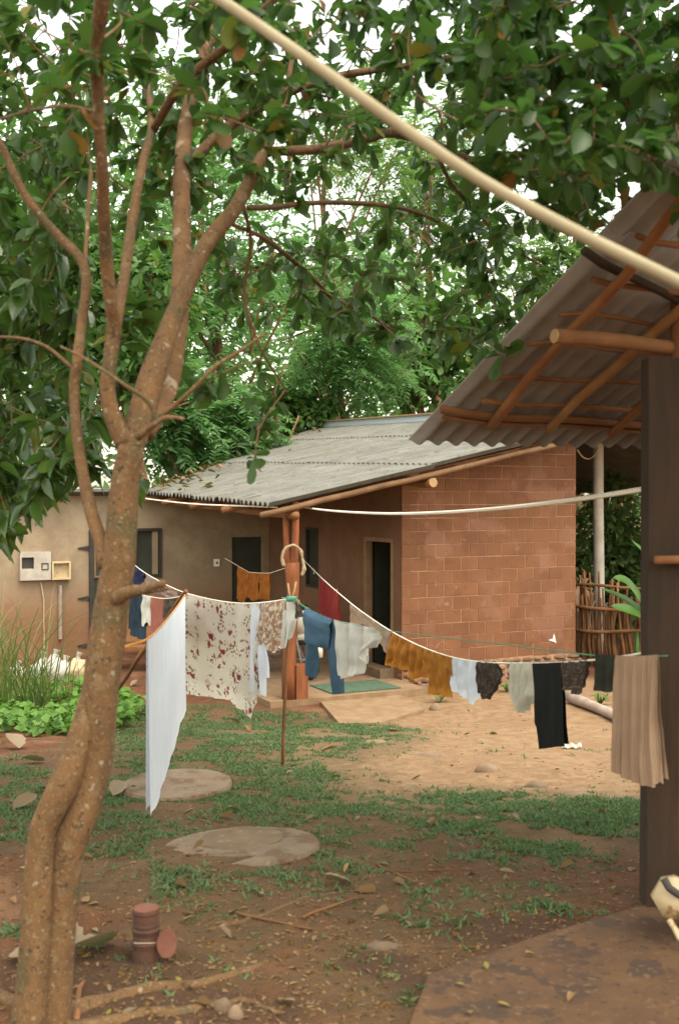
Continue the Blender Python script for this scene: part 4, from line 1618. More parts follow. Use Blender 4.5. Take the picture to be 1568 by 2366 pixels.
garment('trousers', 'dark teal blue trousers hanging low beside the trunk', 'trousers', L4, 296, 330,
        [(0, 1450), (0.4, 1468), (1, 1472)], M['navy'], side=((0, 0, 0), (1, 2, 6)), k=2, amp=0.03, back=0.7, seed=13)
garment('shirt', 'off white shirt hanging between dark trousers and coral towel', 'shirt', L4, 329, 350,
        [(0, 1440), (0.3, 1448), (0.5, 1430), (1, 1448)], M['shirt_white'], side=((0, 0, 0), (0.4, -2, 0), (0.6, 0, 0), (1, 2, 0)), k=2, amp=0.02, back=0.7, seed=14, jag=0.05)
garment('towel', 'coral pink towel partly behind the plain white sheet', 'towel', L4, 350, 379, [(0, 1474), (1, 1472)], M['coral'], k=1, amp=0.012, back=0.8, seed=15)
garment('shorts', 'dark patterned shorts hanging right of the coral towel', 'shorts', L4, 380, 412, [(0, 1428), (0.6, 1424), (1, 1420)], M['dark_print'], k=2, amp=0.02, back=0.8, seed=16)

# blue trousers: seat draped in front, two legs behind


def trousers(name, label, line, body, legs, m, seed):
    mb = MB()
    A = line.at(body[0])
    for (xl, xr, bl, br, pyb, off, kk) in [body + (0.03, 2)] + [lg_ + (-0.012, 1) for lg_ in legs]:
        d = line.at(xr) - line.at(xl)
        d.z = 0
        d.normalize()
        nrm = Vector((d.y, -d.x, 0))
        if nrm.y > 0:
            nrm = -nrm
        nu, nv = 14, 18
        for lay in (1, -1):
            vs, uvs, fs = [], [], []
            for j in range(nv + 1):
                v = j / nv
                for i in range(nu + 1):
                    u = i / nu
                    x0 = xl + (bl - xl) * v
                    x1 = xr + (br - xr) * v
                    xp = x0 + (x1 - x0) * u
                    T = line.at(xl + (xr - xl) * u)
                    q = line.xy(xp)
                    pb = pyb[0] + (pyb[1] - pyb[0]) * u
                    zb = P(xp, pb, T.y).z
                    s = (T.z - zb) * v
                    fo = 0.010 * v * math.sin(2 * math.pi * kk * u + seed + 2 * v) + 0.015 * noise.noise((u * 3 + seed, v * 4, off * 40))
                    puff = lay * 0.028 * math.sin(math.pi * u) * min(1, 3 * v)
                    vs.append(Vector((q.x, q.y, T.z - s + 0.004)) + nrm * (off * min(1, 6 * v) + fo + puff))
                    uvs.append((u * 0.3 + off, s + 0.001))
            for j in range(nv):
                for i in range(nu):
                    a = j * (nu + 1) + i
                    fs.append((a, a + 1, a + nu + 2, a + nu + 1))
            mb.add(vs, fs, uvs)
    o = mb.build(name, m, None, A, smooth=True)
    return tag(o, label, 'trousers')


trousers('trousers', 'blue trousers folded over the line, both legs hanging down', L1b, (708, 770, 707, 766, (1478, 1504)),
         [(709, 738, 700, 727, (1562, 1574)), (742, 771, 764, 791, (1594, 1592))], M['denim'], 3)
garment('sock', 'small dark red garment tucked at the knot right of the prop', 'garment', L1b, 682, 700, [(0, 1430), (1, 1426)], M['charcoal'], k=1, amp=0.02, nu=10, nv=8, seed=21)
garment('shirt', 'large off white shirt on the line beside the blue trousers', 'shirt', L1b, 770, 868,
        [(0, 1550), (0.12, 1556), (0.16, 1564), (0.4, 1556), (0.62, 1556), (0.66, 1535), (0.85, 1500), (1, 1498)], M['shirt_white'],
        side=((0, 0, 0), (0.5, 6, 4), (1, 14, -6)), k=3, amp=0.03, back=0.8, nu=50, nv=24, jag=0.04, seed=22)
garment('towel', 'red towel hanging high on the sagging line behind blue trousers', 'towel', L2, 739, 782,
        [(0, 1440), (1, 1445)], M['red'], k=2.5, amp=0.02, back=0.85, seed=23)
garment('rag', 'ragged beige cloth on the line before the dark doorway', 'cloth', L2, 810, 903,
        [(0, 1440), (0.22, 1446), (0.3, 1442), (0.7, 1462), (0.75, 1488), (0.95, 1512), (1, 1500)], M['beige'], k=3, amp=0.012, back=0.8, nu=40, seed=24, jag=0.03)
garment('shirt', 'ochre cloth with wavy ragged hem before the block wall corner', 'cloth', L2, 903, 979,
        [(0, 1538), (0.1, 1545), (0.45, 1548), (0.6, 1555), (0.8, 1582), (0.92, 1568), (1, 1560)], M['orange'], side=((0, 0, 0), (1, -8, -2)), k=5, amp=0.028, back=0.8, nu=48, jag=0.05, seed=25)
garment('shirt', 'ochre garment with a darker lower tail beside the bright white shirt', 'garment', L2, 983, 1045,
        [(0, 1565), (0.18, 1566), (0.22, 1604), (0.6, 1606), (1, 1612)], M['orange'], side=((0, 0, 0), (0.5, 0, 3), (1, 0, 1)), k=4, amp=0.022, back=0.8, nu=42, jag=0.03, seed=26)
garment('shirt', 'bright white shirt hanging between ochre garment and charcoal garment', 'shirt', L2, 1047, 1103,
        [(0, 1592), (0.2, 1600), (0.6, 1612), (0.85, 1626), (1, 1605)], M['sheet_white'], side=((0, 0, 0), (0.6, -2, 2), (1, 2, 6)), k=2.5, amp=0.024, back=0.8, nu=36, jag=0.04, seed=27)
garment('shorts', 'crumpled charcoal garment on the sagging line by the white shirt', 'garment', L2, 1102, 1147,
        [(0, 1595), (0.3, 1612), (0.6, 1598), (0.85, 1618), (1, 1590)], M['charcoal'], side=((0, 0, 0), (0.5, 2, 8), (1, 10, -2)), k=3.4, amp=0.02, back=0.75, nu=36, jag=0.04, seed=28)
garment('shirt', 'greenish white blouse hanging left of the black trousers', 'blouse', L2, 1178, 1232,
        [(0, 1605), (0.3, 1635), (0.5, 1646), (0.8, 1640), (1, 1625)], M['lace'], side=((0, 0, 0), (0.7, 0, 6), (1, 10, -2)), k=4, amp=0.026, back=0.85, nu=36, jag=0.05, seed=29)
garment('trousers', 'black trousers hanging straight down from the sagging line', 'trousers', L2, 1231, 1297,
        [(0, 1716), (0.7, 1716), (1, 1717)], M['black'], side=((0, 0, 0), (0.4, 8, 6), (0.73, 10, 8), (0.74, 13, 8), (1, 22, 12)), k=1.5, amp=0.007, back=0.97, nu=24, nv=40, seed=30)
garment('shorts', 'dark printed shorts hanging right of the black trousers', 'shorts', L2, 1298, 1358,
        [(0, 1592), (0.5, 1596), (0.8, 1608), (1, 1560)], M['dark_print'], side=((0, 0, 0), (1, 2, -6)), k=2.5, amp=0.02, back=0.8, nu=28, seed=31)
garment('skirt', 'dark olive cloth between printed shorts and beige towel', 'cloth', L1b, 1375, 1423,
        [(0, 1592), (0.6, 1600), (1, 1598)], M['olive_dark'], k=2, amp=0.015, back=0.8, nu=20, seed=32)
garment('towel', 'long beige ribbed towel hanging beside the shed post', 'towel', L1b, 1422, 1521,
        [(0, 1784), (0.2, 1792), (0.32, 1800), (0.5, 1806), (0.7, 1812), (0.85, 1815), (0.95, 1800), (1, 1806)], M['towel'], side=((0, 0, 0), (0.5, -2, 3), (1, -5, 14)), k=5, amp=0.012, back=0.97, nu=70, nv=26, seed=33, jag=0.012)
garment('cloth', 'burnt orange cloth under the porch roof, highest of three', 'cloth', L5, 550, 577, [(0, 1382), (0.5, 1398), (1, 1370)], M['orange_dark'], k=2, amp=0.03, nu=18, seed=41, jag=0.05)
garment('cloth', 'burnt orange cloth under the porch roof, between two others', 'cloth', L5, 576, 599, [(0, 1380), (0.5, 1388), (1, 1384)], M['orange_dark'], k=2, amp=0.03, nu=18, seed=42, jag=0.05)
garment('cloth', 'burnt orange cloth with chequered edge under the porch roof', 'cloth', L5, 599, 624, [(0, 1386), (0.5, 1380), (1, 1388)], M['orange_dark'], k=2, amp=0.03, nu=18, seed=43, jag=0.05)

# clothes pegs seen on the lines
for i, (ln_, px, lab) in enumerate(((L2, 725, 'pale wooden peg on the green tied end above the red towel'), (L2, 778, 'cream peg clipped at the right corner of the red towel'),
                                  (L1b, 690, 'pale peg at the green knot beside the forked prop'))):
    p = ln_.at(px)
    pg = thing('clothes_peg', lab, 'peg', p, 'pegs on the washing lines')
    for s in (-1, 1):
        mb = MB()
        mb.hexa([p + Vector((x, s * 0.006 + y, z)) for x, y, z in ((-0.008, -0.004, -0.055), (0.008, -0.004, -0.055), (0.008, 0.004, -0.055), (-0.008, 0.004, -0.055),
                                                               (-0.008, -0.002, 0.03), (0.008, -0.002, 0.03), (0.008, 0.003, 0.03), (-0.008, 0.003, 0.03))])
        mb.build('jaw', M['wood_end'], pg)
# green knot at the prop
mb = MB()
c = L1b.at(674)
cur = []
for i in range(60):
    a = i * 0.9
    cur.append(c + Vector((0.045 * math.sin(a * 1.3) + 0.02 * noise.noise((i, 0, 0)), 0.02 * math.cos(a), 0.018 * math.sin(a) + 0.01 * noise.noise((0, i * 0.7, 3)))))
mb.tube(cur, 0.006, 5)
mb.tube([c + Vector((0.03, 0, 0)), L1b.at(700) - HU * 0.0, L1b.at(713)], 0.006, 5)
mb.tube([c, c + Vector((-0.09, -0.01, 0.012))], 0.005, 5)
tag(mb.build('cord_knot', M['green_cord'], None, c), 'tangled green cord knotted round the forked prop', 'knot')

# forked prop stick and leaning pole
d = 9.5
prop = thing('prop_stick', 'slender forked stick propping up the washing line', 'prop', G(652, 1768))
mb = MB()
b0 = G(652, 1768)
mb.tube([b0 - HU * 0.1, P(654, 1720, b0.y), P(658, 1620, b0.y), P(661, 1540, b0.y), P(667, 1460, b0.y), P(672, 1388, b0.y)], [0.015, 0.015, 0.016, 0.015, 0.015, 0.014], 8, 0.12)
mb.build('shaft', M['stick'], prop, smooth=True)
for e in ((665, 1348), (684, 1344)):
    mb = MB()
    mb.tube([P(672, 1390, b0.y), P((672 + e[0]) / 2 + (1 if e[0] > 672 else -1), 1368, b0.y), P(e[0], e[1], b0.y)], [0.012, 0.010, 0.008], 7)
    mb.build('tine', M['wood_end'], prop, smooth=True)
b0 = G(222, 1655)
tp = P(430, 1366, 10.6)
m_ = pole_between(b0 - HU * 0.05, tp, 0.028, 8, 0.015, 12, 0.022)
tag(m_.build('leaning_pole', M['stick'], None, b0, smooth=True), 'brown pole slanting behind the trunk up to the white sheet', 'pole')
# thin dark cord loosely hanging over the white sheet
mb = MB()
q = [(368, 1448, 8.0), (376, 1490, 8.05), (378, 1540, 8.05), (372, 1580, 7.7), (357, 1610, 7.2), (339, 1632, 6.85), (325, 1650, 6.8)]
mb.tube([P(*a) for a in q], 0.003, 5)
tag(mb.build('loose_cord', M['dark'], None, P(*q[2])), 'thin dark cord trailing over the plain white sheet', 'cord')
# white rag over the fork of the porch post
mb = MB()
k = pd / FPX
mb.tube([Vector(v) for v in spline([tuple(P(x, y, pd - 0.12)) for x, y in ((656, 1308), (652, 1290), (658, 1270), (670, 1262), (684, 1262), (694, 1272), (699, 1292), (702, 1315), (697, 1330))], 4)],
        [3.6 * k * (1 + 0.9 * noise.noise((i * 0.45, 2, 2))) for i in range(33)], 9, 0.6)
tag(mb.build('rag', M['rag'], None, P(676, 1290, pd - 0.12), smooth=True), 'twisted off white rag draped over the fork of the porch post', 'rag')

# ---------------------------------------------------------------- yard objects
lid = thing('concrete_lid', 'larger round concrete lid with a darker inner cap, nearer the camera', 'lid', LID2, 'round concrete lids in the yard')
mb = MB()
mb.disc(Vector((LID2.x + 0.06, LID2.y, gz(LID2.x, LID2.y) - 0.065)), Vector((0.45, 0, 0.016)), Vector((0, 0.47, -0.042)), HU, 0.09, 64, 0.02)
mb.build('slab', M['lid'], lid)
mb = MB()
c = Vector((LID2.x + 0.04, LID2.y + 0.12, gz(LID2.x, LID2.y) + 0.006))
mb.disc(c, Vector((0.25, 0, 0.011)), Vector((0, 0.25, -0.012)), HU, 0.02, 40, 0.03)
mb.build('cap', M['concrete_dark'], lid)
lid = thing('concrete_lid', 'smaller round concrete lid behind the plain white sheet', 'lid', LID1, 'round concrete lids in the yard')
mb = MB()
mb.disc(Vector((LID1.x, LID1.y, gz(LID1.x, LID1.y) - 0.04)), Vector((0.42, 0, 0)), Vector((0, 0.55, -0.03)), HU, 0.085, 56, 0.02)
mb.build('slab', M['lid'], lid)

# rusty pipe stub with rings, clay lid leaning on it
c = G(338, 2215)
st = thing('pipe_stub', 'rusty ribbed pipe stub standing upright in the dirt', 'pipe stub', c)
k = c.y / FPX
h = 118 * k
mb = MB()
prof = [(0, 31), (0.25, 31), (0.34, 33), (0.37, 34), (0.40, 31), (0.52, 30), (0.60, 33), (0.63, 33.5), (0.66, 30.5), (0.72, 31.5), (0.75, 30.5), (0.92, 30), (0.96, 31.5), (1.0, 30.5)]
mb.tube([c + HU * (z_ * h) for z_, r_ in prof], [r_ * k for z_, r_ in prof], 24, 0.03)
mb.build('ribbed_body', M['rust'], st, smooth=False)
mb = MB()
mb.disc(c + HU * (h + 0.001), Vector((29 * k, 0, 0)), Vector((0, 29 * k, 0)), HU, 0.006, 20)
mb.build('cap', M['terracotta'], st)
mb = MB()
mb.tube([c + Vector((31.8 * k * math.cos(a), 31.8 * k * math.sin(a), 0.42 * h + 0.003 * math.sin(3 * a))) for a in np.linspace(3.9, 5.6, 14)], 0.0028, 5)
mb.build('pale_tie', M['grey_wood'], st)
c2 = P(387, 2180, c.y - 0.04)
mb = MB()
mb.disc(c2, Vector((23 * k, 0, 0)), Vector((0, 0.012, 31 * k)), Vector((0, -1, 0.3)).normalized(), 0.018, 22, 0.05)
tag(mb.build('clay_lid', M['terracotta'], None, c2), 'reddish clay disc leaning against the rusty pipe stub', 'disc')

# flat stones in the sand
for px, py, w_, h_, lab, grp in ((1124, 1783, 29, 0.045, 'rounded grey stone alone on the bare sand', None), (1238, 1818, 27, 0.03, 'flat grey stone in the sand, right of the rounded one', None),
                            (1330, 1838, 34, 0.015, 'flat half buried stone slab at the grass edge by the shed', None), (990, 1748, 33, 0.018, 'flat stone where sand meets grass, left of rounded stone', None),
                            (865, 1718, 28, 0.012, 'flat grey stone in the grass below the ramp slab', None), (1420, 1846, 30, 0.012, 'flat reddish stone by the beige towel', None),
                            (890, 2185, 52, 0.012, 'dark flat stone sunk in the mud near the slab corner', None), (515, 2330, 22, 0.035, 'small tan stone among the roots in the foreground', None),
                            (545, 2345, 18, 0.03, 'small tan clod just right of the foreground stone', None), (1005, 1637, 14, 0.06, 'small grey stone at the foot of the wall near the ramp', None)):
    p = G(px, py)
    r_ = w_ * p.y / FPX
    mb = MB()
    mb.blob(p, (r_, r_ * 0.75, h_ * 1.4), px * 0.1, 0.28, 7, 14, 1.4)
    tag(mb.build('stone', M['stone'], None, p, smooth=True), lab, 'stone')
for i in range(26):                                       # loose rubble along the footing
    w = random.uniform(WA + 0.1, WB - 0.3)
    p = H(w, TA - random.uniform(0.12, 0.55), 0)
    p.z = gz(p.x, p.y) + 0.01
    r_ = random.uniform(0.04, 0.11)
    mb = MB()
    mb.blob(p, (r_, r_ * 0.8, r_ * 0.6), i * 1.3, 0.35, 5, 8, 1.6)
    tag(mb.build('rubble_stone', M['stone_red'], None, p), 'rough loose stone lying along the foot of the block wall', 'stone', 'loose stones along the block wall')
# grey log and corrugated scrap
a, b = G(1312, 1625, 0.09), G(1440, 1672, 0.06)
m_ = pole_between(a, b + (b - a) * 0.2, 0.075, 12, 0.01, 8, 0.065)
tag(m_.build('log', M['grey_wood'], None, a, smooth=True), 'grey weathered log lying in front of the stick fence', 'log')
p = G(1318, 1722)
mb = MB()
vs = []
for s in (0, 1):
    for j in range(2):
        for i in range(13):
            vs.append(p + Vector((-0.10 + 0.20 * i / 12 + 0.02 * j, -0.06 + 0.12 * j, 0.03 + 0.012 * math.sin(i * 1.3) + 0.01 * j - 0.005 * s)))
fs = []
for i in range(12):
    fs += [(i, i + 1, i + 14, i + 13), (26 + i + 1, 26 + i, 26 + i + 13, 26 + i + 14), (i + 1, i, 26 + i, 27 + i), (13 + i, 14 + i, 40 + i, 39 + i)]
mb.add(vs, fs)
tag(mb.build('sheet_scrap', M['panel'], None, p), 'scrap of pale corrugated sheet on the sand below black trousers', 'scrap')

# white sacks by the left wall
SACK = ((98, 1560, 26, 30, 'white sack slumped at the left end of the sack heap'), (128, 1548, 24, 34, 'tied white plastic sack, tallest of the heap by the wall'),
        (150, 1566, 25, 26, 'crumpled white sack in front of the tied one'), (180, 1562, 24, 30, 'cream sack at the right of the heap, beside the trunk'),
        (40, 1556, 22, 20, 'pale flattened sack among tall grass by the wall'))
for px, py, rw, rh, lab in SACK:
    p = P(px, py, 16.6)
    k = 16.6 / FPX
    p.z = gz(p.x, p.y) + rh * k * 0.75
    sk = thing('sack', lab, 'sack', Vector((p.x, p.y, p.z - rh * k)), 'white sacks by the left wall')
    mb = MB()
    mb.blob(p, (rw * k, rw * k * 0.8, rh * k), px, 0.45, 9, 14, 2.2)
    mb.build('body', M['plastic_white'] if px != 180 else M['cream'], sk, smooth=True)
    mb = MB()
    t_ = p + HU * rh * k * 0.95
    mb.tube([t_ - HU * 0.05, t_ + Vector((0.01, 0, 0.04)), t_ + Vector((0.03, 0.01, 0.1))], [0.05, 0.03, 0.055], 8, 0.3)
    mb.build('tied_neck', M['plastic_white'], sk)
# low wooden bench near trunk
p = P(300, 1520, 17.5)
bn = thing('bench', 'low brown plank bench in shade right of the trunk', 'bench', Vector((p.x, p.y, 0)))
mb = MB()
mb.box(Vector((p.x, p.y, 0.42)), Vector((0.55, 0.05, 0)), Vector((-0.02, 0.2, 0)), Vector((0, 0, 0.025)))
mb.build('seat', M['wood'], bn)
mb = MB()
mb.box(Vector((p.x, p.y + 0.2, 0.72)), Vector((0.55, 0.05, 0)), Vector((0, 0.02, 0)), Vector((0, 0.06, 0.22)))
mb.build('backrest', M['wood'], bn)
for sx_ in (-0.45, 0.45):
    for sy_ in (-0.14, 0.14):
        mb = MB()
        mb.box(Vector((p.x + sx_, p.y + sy_ + sx_ * 0.09, 0.2)), Vector((0.03, 0, 0)), Vector((0, 0.03, 0)), Vector((0, 0, 0.195)))
        mb.build('leg', M['wood_dark'], bn)

# ---------------------------------------------------------------- stick fence and pipe right of the house
fe0, fe1 = P(1333, 1540, 18.2), P(1800, 1560, 16.5)
fence = thing('stick_fence', 'rough fence of upright sticks right of the block wall', 'fence', Vector((fe0.x, fe0.y, 0.03)))
N = 104
for i in range(N):
    k = i / (N - 1)
    b_ = fe0.lerp(fe1, k)
    b_.z = 0.0
    b_.y += random.uniform(-0.06, 0.06)
    hgt = random.uniform(1.15, 1.65)
    tp = b_ + Vector((random.uniform(-0.16, 0.16), random.uniform(-0.05, 0.05), hgt))
    pole_between(b_, tp, random.uniform(0.018, 0.045), 6, 0.02, 4, 0.014).build('stake', M['stick'], fence, smooth=True)
for za, zb, r_ in ((1.02, 0.95, 0.03), (0.62, 0.78, 0.03), (1.38, 1.30, 0.025)):
    a, b = fe0.copy(), fe1.copy()
    a.z, b.z = za, zb
    a.y -= 0.12
    b.y -= 0.12
    pole_between(a - (b - a) * 0.02, b, r_, 7, 0.03, 12).build('rail', M['stick'], fence, smooth=True)
mb = MB()
pp = P(1383, 1370, 19.5)
mb.tube([Vector((pp.x + 0.0, pp.y, 0)), Vector((pp.x, pp.y, 1.3)), P(1381, 1180, 19.5), P(1381, 1000, 19.5), P(1381, 900, 19.5)], 0.095, 12)
pole_o = tag(mb.build('pipe_pole', M['white_pole'], None, Vector((pp.x, pp.y, 0)), smooth=True), 'tall pale round pole standing behind the stick fence', 'pole')
mb = MB()
mb.tube([Vector(v) for v in spline([tuple(P(x, y, 18.0)) for x, y in ((1383, 1370), (1388, 1400), (1392, 1430), (1384, 1465), (1372, 1470), (1362, 1440), (1364, 1410), (1376, 1385))], 4)], 0.012, 5)
tag(mb.build('wire_loop', M['steel'], None, P(1380, 1420, 18.0)), 'loop of grey wire hanging on the stick fence by the pole', 'wire')
mb = MB()
mb.tube([Vector(v) for v in spline([tuple(P(x, y, d_)) for x, y, d_ in ((1333, 1040, 17.6), (1345, 1056, 18.2), (1360, 1060, 18.8), (1372, 1052, 19.2), (1379, 1036, 19.4))], 4)], 0.012, 5)
tag(mb.build('slack_cable', M['cream'], None, P(1360, 1060, 18.8)), 'slack pale cable sagging between house corner and tall pole', 'cable')

# ---------------------------------------------------------------- leaves
LEAF_ME = tri_mesh('leaf', LEAF_HI[0], LEAF_HI[1], M['leaf'], True)
LANC_ME = tri_mesh('leaf', *leaf_shape([(0, .015), (.12, .05), (.35, .21), (.65, .22), (.88, .10), (1, .005)], .35, .35), M['leaf_dark'], True)
LEAF_DRY = tri_mesh('dry_leaf', *leaf_shape(OBOV, 0.8, -0.25), M['dry_leaf'], True)
LEAF_GREY = tri_mesh('dry_leaf', *leaf_shape(LANC, 0.9, -0.3), M['dry_grey'], True)
LEAF_YEL = tri_mesh('yellow_leaf', *leaf_shape(LANC, 0.5, -0.2), M['yellow_leaf'], True)


def place_leaves(me, pos, R, size, parent, n_ind, lo_shape, m, stuff_name='foliage', key=None):
    """the n_ind leaves that show largest become parts of their own, the rest one part"""
    idx = np.argsort(-(size / np.maximum(pos[:, 1], 0.5)) * (key if key is not None else 1.0))
    big, rest = idx[:n_ind], idx[n_ind:]
    o0 = org(parent)
    for i in big:
        o = bpy.data.objects.new('leaf', me)
        COL.objects.link(o)
        o.parent = parent
        Mx = Matrix(R[i].tolist()).to_4x4()
        sc_ = Matrix.Diagonal((float(size[i]) * random.uniform(0.72, 1.15), float(size[i]), float(size[i]) * random.uniform(-0.6, 2.4), 1))
        o.matrix_local = Matrix.Translation(Vector(pos[i]) - o0) @ Mx @ sc_
    if len(rest):
        s3 = np.stack([size[rest] * RNG.uniform(0.7, 1.15, len(rest)), size[rest], size[rest] * RNG.uniform(-0.6, 2.4, len(rest))], axis=1)
        v, t = scatter(lo_shape, pos[rest], R[rest], s3)
        mesh = tri_mesh(stuff_name, v - np.array(o0), t, m, True)
        o = bpy.data.objects.new(stuff_name, mesh)
        COL.objects.link(o)
        o.parent = parent
        stuff(o)


def inview(pos):
    rel = pos - np.array(EYE)
    f = rel[:, 1] * CP - rel[:, 2] * SP
    u = rel[:, 1] * SP + rel[:, 2] * CP
    x = CX + FPX * rel[:, 0] / f
    y = CY - FPX * u / f
    return ((x > 0) & (x < 1568) & (y > 0) & (y < 2366)).astype(float)


# main tree --------------------------------------------------------
tree = thing('broadleaf_tree', 'forked broadleaf tree with mottled trunk leaning in the left foreground', 'tree', Vector((-1.02, 3.8, 0.98)))
NODES = []


def limb(name, pts, m=M['bark'], seg=12, rough=0.16, parent=tree, nodes=NODES, sub=4, mb_in=None):
    sp = spline(pts, sub)
    P3 = [P(a, b, c) for a, b, c, d_ in sp]
    rs = [max(0.002, d_ * 0.5 * c / FPX) for a, b, c, d_ in sp]
    mb_ = mb_in or MB()
    mb_.tube(P3, rs, seg, rough)
    for p_, r_ in zip(P3, rs):
        nodes.append((p_, r_))
    if mb_in is None:
        return mb_.build(name, m, parent, smooth=True)


TD = 3.8
TR = [(118, 2440, TD, 92), (130, 2250, TD, 80), (143, 2105, TD, 70), (160, 1953, TD, 78), (186, 1890, TD, 78), (210, 1818, TD, 70), (230, 1717, TD, 66), (233, 1600, TD, 82),
      (245, 1500, TD, 84), (258, 1400, TD, 82), (273, 1300, TD, 80), (281, 1200, TD, 68), (290, 1110, TD, 62), (305, 1030, TD, 62)]
TL = [(60, 2440, TD - 0.05, 90), (78, 2250, TD - 0.05, 78), (84, 2105, TD - 0.05, 68), (94, 1953, TD - 0.05, 62), (110, 1890, TD - 0.05, 62), (150, 1810, TD - 0.05, 70),
      (182, 1717, TD - 0.03, 60), (206, 1640, TD, 58), (226, 1560, TD, 50)]
mb = MB()
limb('', TR, seg=20, rough=0.14, mb_in=mb)
limb('', TL, seg=18, rough=0.14, mb_in=mb)
mb.build('trunk', M['bark'], tree, smooth=True)
limb('branch', [(300, 1050, TD, 60), (325, 960, 3.85, 64), (355, 860, 3.9, 56), (395, 750, 4.0, 46), (440, 640, 4.1, 42), (480, 560, 4.2, 38), (530, 500, 4.3, 36), (560, 450, 4.4, 32),
                (595, 380, 4.5, 28), (628, 310, 4.7, 24), (655, 240, 4.9, 17), (668, 170, 5.1, 13), (690, 60, 5.3, 9)], seg=16)
limb('branch', [(335, 1000, 3.9, 50), (385, 900, 4.1, 50), (405, 800, 4.2, 48), (415, 700, 4.3, 46), (421, 600, 4.4, 42), (421, 500, 4.5, 42), (421, 400, 4.6, 40), (428, 290, 4.8, 34), (450, 190, 5.0, 28),
                (485, 90, 5.2, 24), (520, -20, 5.5, 20)], M['bark_pale'], 14)
limb('branch', [(622, 350, 4.6, 24), (720, 346, 4.8, 22), (830, 325, 5.0, 22), (905, 306, 5.1, 22), (1000, 332, 5.2, 21), (1080, 368, 5.3, 20), (1168, 386, 5.4, 17)])
limb('branch', [(425, 400, 4.6, 24), (475, 340, 4.7, 26), (530, 290, 4.8, 25), (600, 248, 4.9, 22), (700, 200, 5.1, 19), (800, 172, 5.2, 18), (940, 152, 5.4, 15), (1100, 125, 5.6, 12), (1250, 100, 5.8, 9), (1420, 110, 6, 6)])
limb('branch', [(352, 305, 4.6, 20), (414, 202, 4.4, 22), (475, 146, 4.3, 22), (556, 80, 4.2, 20), (640, -10, 4.1, 18)])
limb('branch', [(290, 1030, TD, 44), (262, 965, 3.8, 40), (248, 900, 3.8, 36), (256, 825, 3.8, 33), (264, 760, 3.8, 34), (258, 700, 3.75, 30), (246, 600, 3.7, 29), (240, 500, 3.6, 28), (236, 400, 3.5, 28), (228, 250, 3.4, 27),
                (224, 100, 3.3, 32), (236, 0, 3.2, 36), (250, -120, 3.1, 40)], seg=14)
limb('branch', [(268, 770, 3.82, 24), (278, 700, 3.9, 26), (291, 620, 4.0, 25), (305, 520, 4.2, 23), (318, 440, 4.3, 22), (332, 370, 4.4, 21), (350, 300, 4.6, 20), (346, 230, 4.8, 17), (338, 150, 5, 14), (330, 40, 5.2, 10)])
limb('branch', [(245, 1310, TD, 40), (232, 1250, 3.82, 34), (214, 1195, 3.85, 30), (195, 1110, 3.9, 27), (178, 1000, 3.95, 24), (172, 900, 4.0, 24), (180, 830, 4.0, 25), (190, 740, 4.1, 24), (200, 660, 4.1, 23), (188, 600, 4.15, 23),
                (140, 550, 4.2, 22), (95, 500, 4.2, 20), (58, 450, 4.2, 19), (28, 390, 4.2, 18), (0, 330, 4.2, 17), (-60, 250, 4.2, 14)])
limb('branch', [(196, 620, 4.15, 10), (204, 500, 4.25, 10), (211, 395, 4.3, 9)], M['bark_pale'], 8)
limb('branch', [(168, 850, 4.0, 9), (110, 802, 4.1, 8), (50, 782, 4.2, 7), (-20, 778, 4.3, 6)], seg=8)
limb('branch', [(262, 1385, TD - 0.03, 40), (300, 1368, TD - 0.08, 30), (335, 1362, TD - 0.14, 22), (378, 1347, TD - 0.2, 17)], seg=10)
limb('branch', [(340, 1365, TD - 0.14, 16), (365, 1362, TD - 0.18, 12), (388, 1360, TD - 0.2, 8)], seg=8)
limb('branch', [(352, 975, 3.7, 14), (400, 940, 3.65, 12), (450, 895, 3.6, 11), (500, 845, 3.6, 10), (560, 808, 3.6, 9), (615, 768, 3.6, 7)], seg=8)
limb('branch', [(318, 1010, 3.7, 20), (350, 985, 3.66, 15), (385, 965, 3.62, 12), (425, 968, 3.6, 9)], seg=8)
limb('branch', [(360, 970, 3.7, 18), (345, 930, 3.68, 12), (290, 890, 3.66, 9), (200, 830, 3.7, 7), (140, 800, 3.75, 5)], seg=8)
limb('branch', [(575, 480, 4.4, 14), (640, 478, 4.8, 13), (740, 468, 5.2, 12), (860, 472, 5.5, 11), (960, 490, 5.8, 9), (1080, 545, 6.0, 7)], seg=8)
limb('branch', [(540, 520, 4.3, 11), (600, 545, 4.7, 11), (650, 580, 5.2, 11), (720, 640, 5.6, 10), (770, 690, 6.0, 9), (840, 720, 6.3, 8), (910, 765, 6.5, 6)], seg=8)
limb('branch', [(560, 470, 4.4, 9), (580, 560, 4.5, 9), (565, 680, 4.6, 8), (600, 800, 4.6, 7), (660, 900, 4.7, 5)], seg=7)
limb('branch', [(1000, 330, 5.2, 9), (1040, 420, 5.5, 9), (1110, 500, 5.8, 8), (1180, 570, 6, 7), (1260, 620, 6.1, 5)], seg=7)
limb('branch', [(1100, 125, 5.6, 9), (1180, 200, 5.6, 8), (1260, 250, 5.6, 7), (1360, 330, 5.6, 6), (1450, 420, 5.5, 5)], seg=7)
limb('branch', [(230, 260, 3.4, 8), (160, 246, 3.5, 8), (90, 252, 3.6, 7), (0, 275, 3.8, 6)], seg=7)
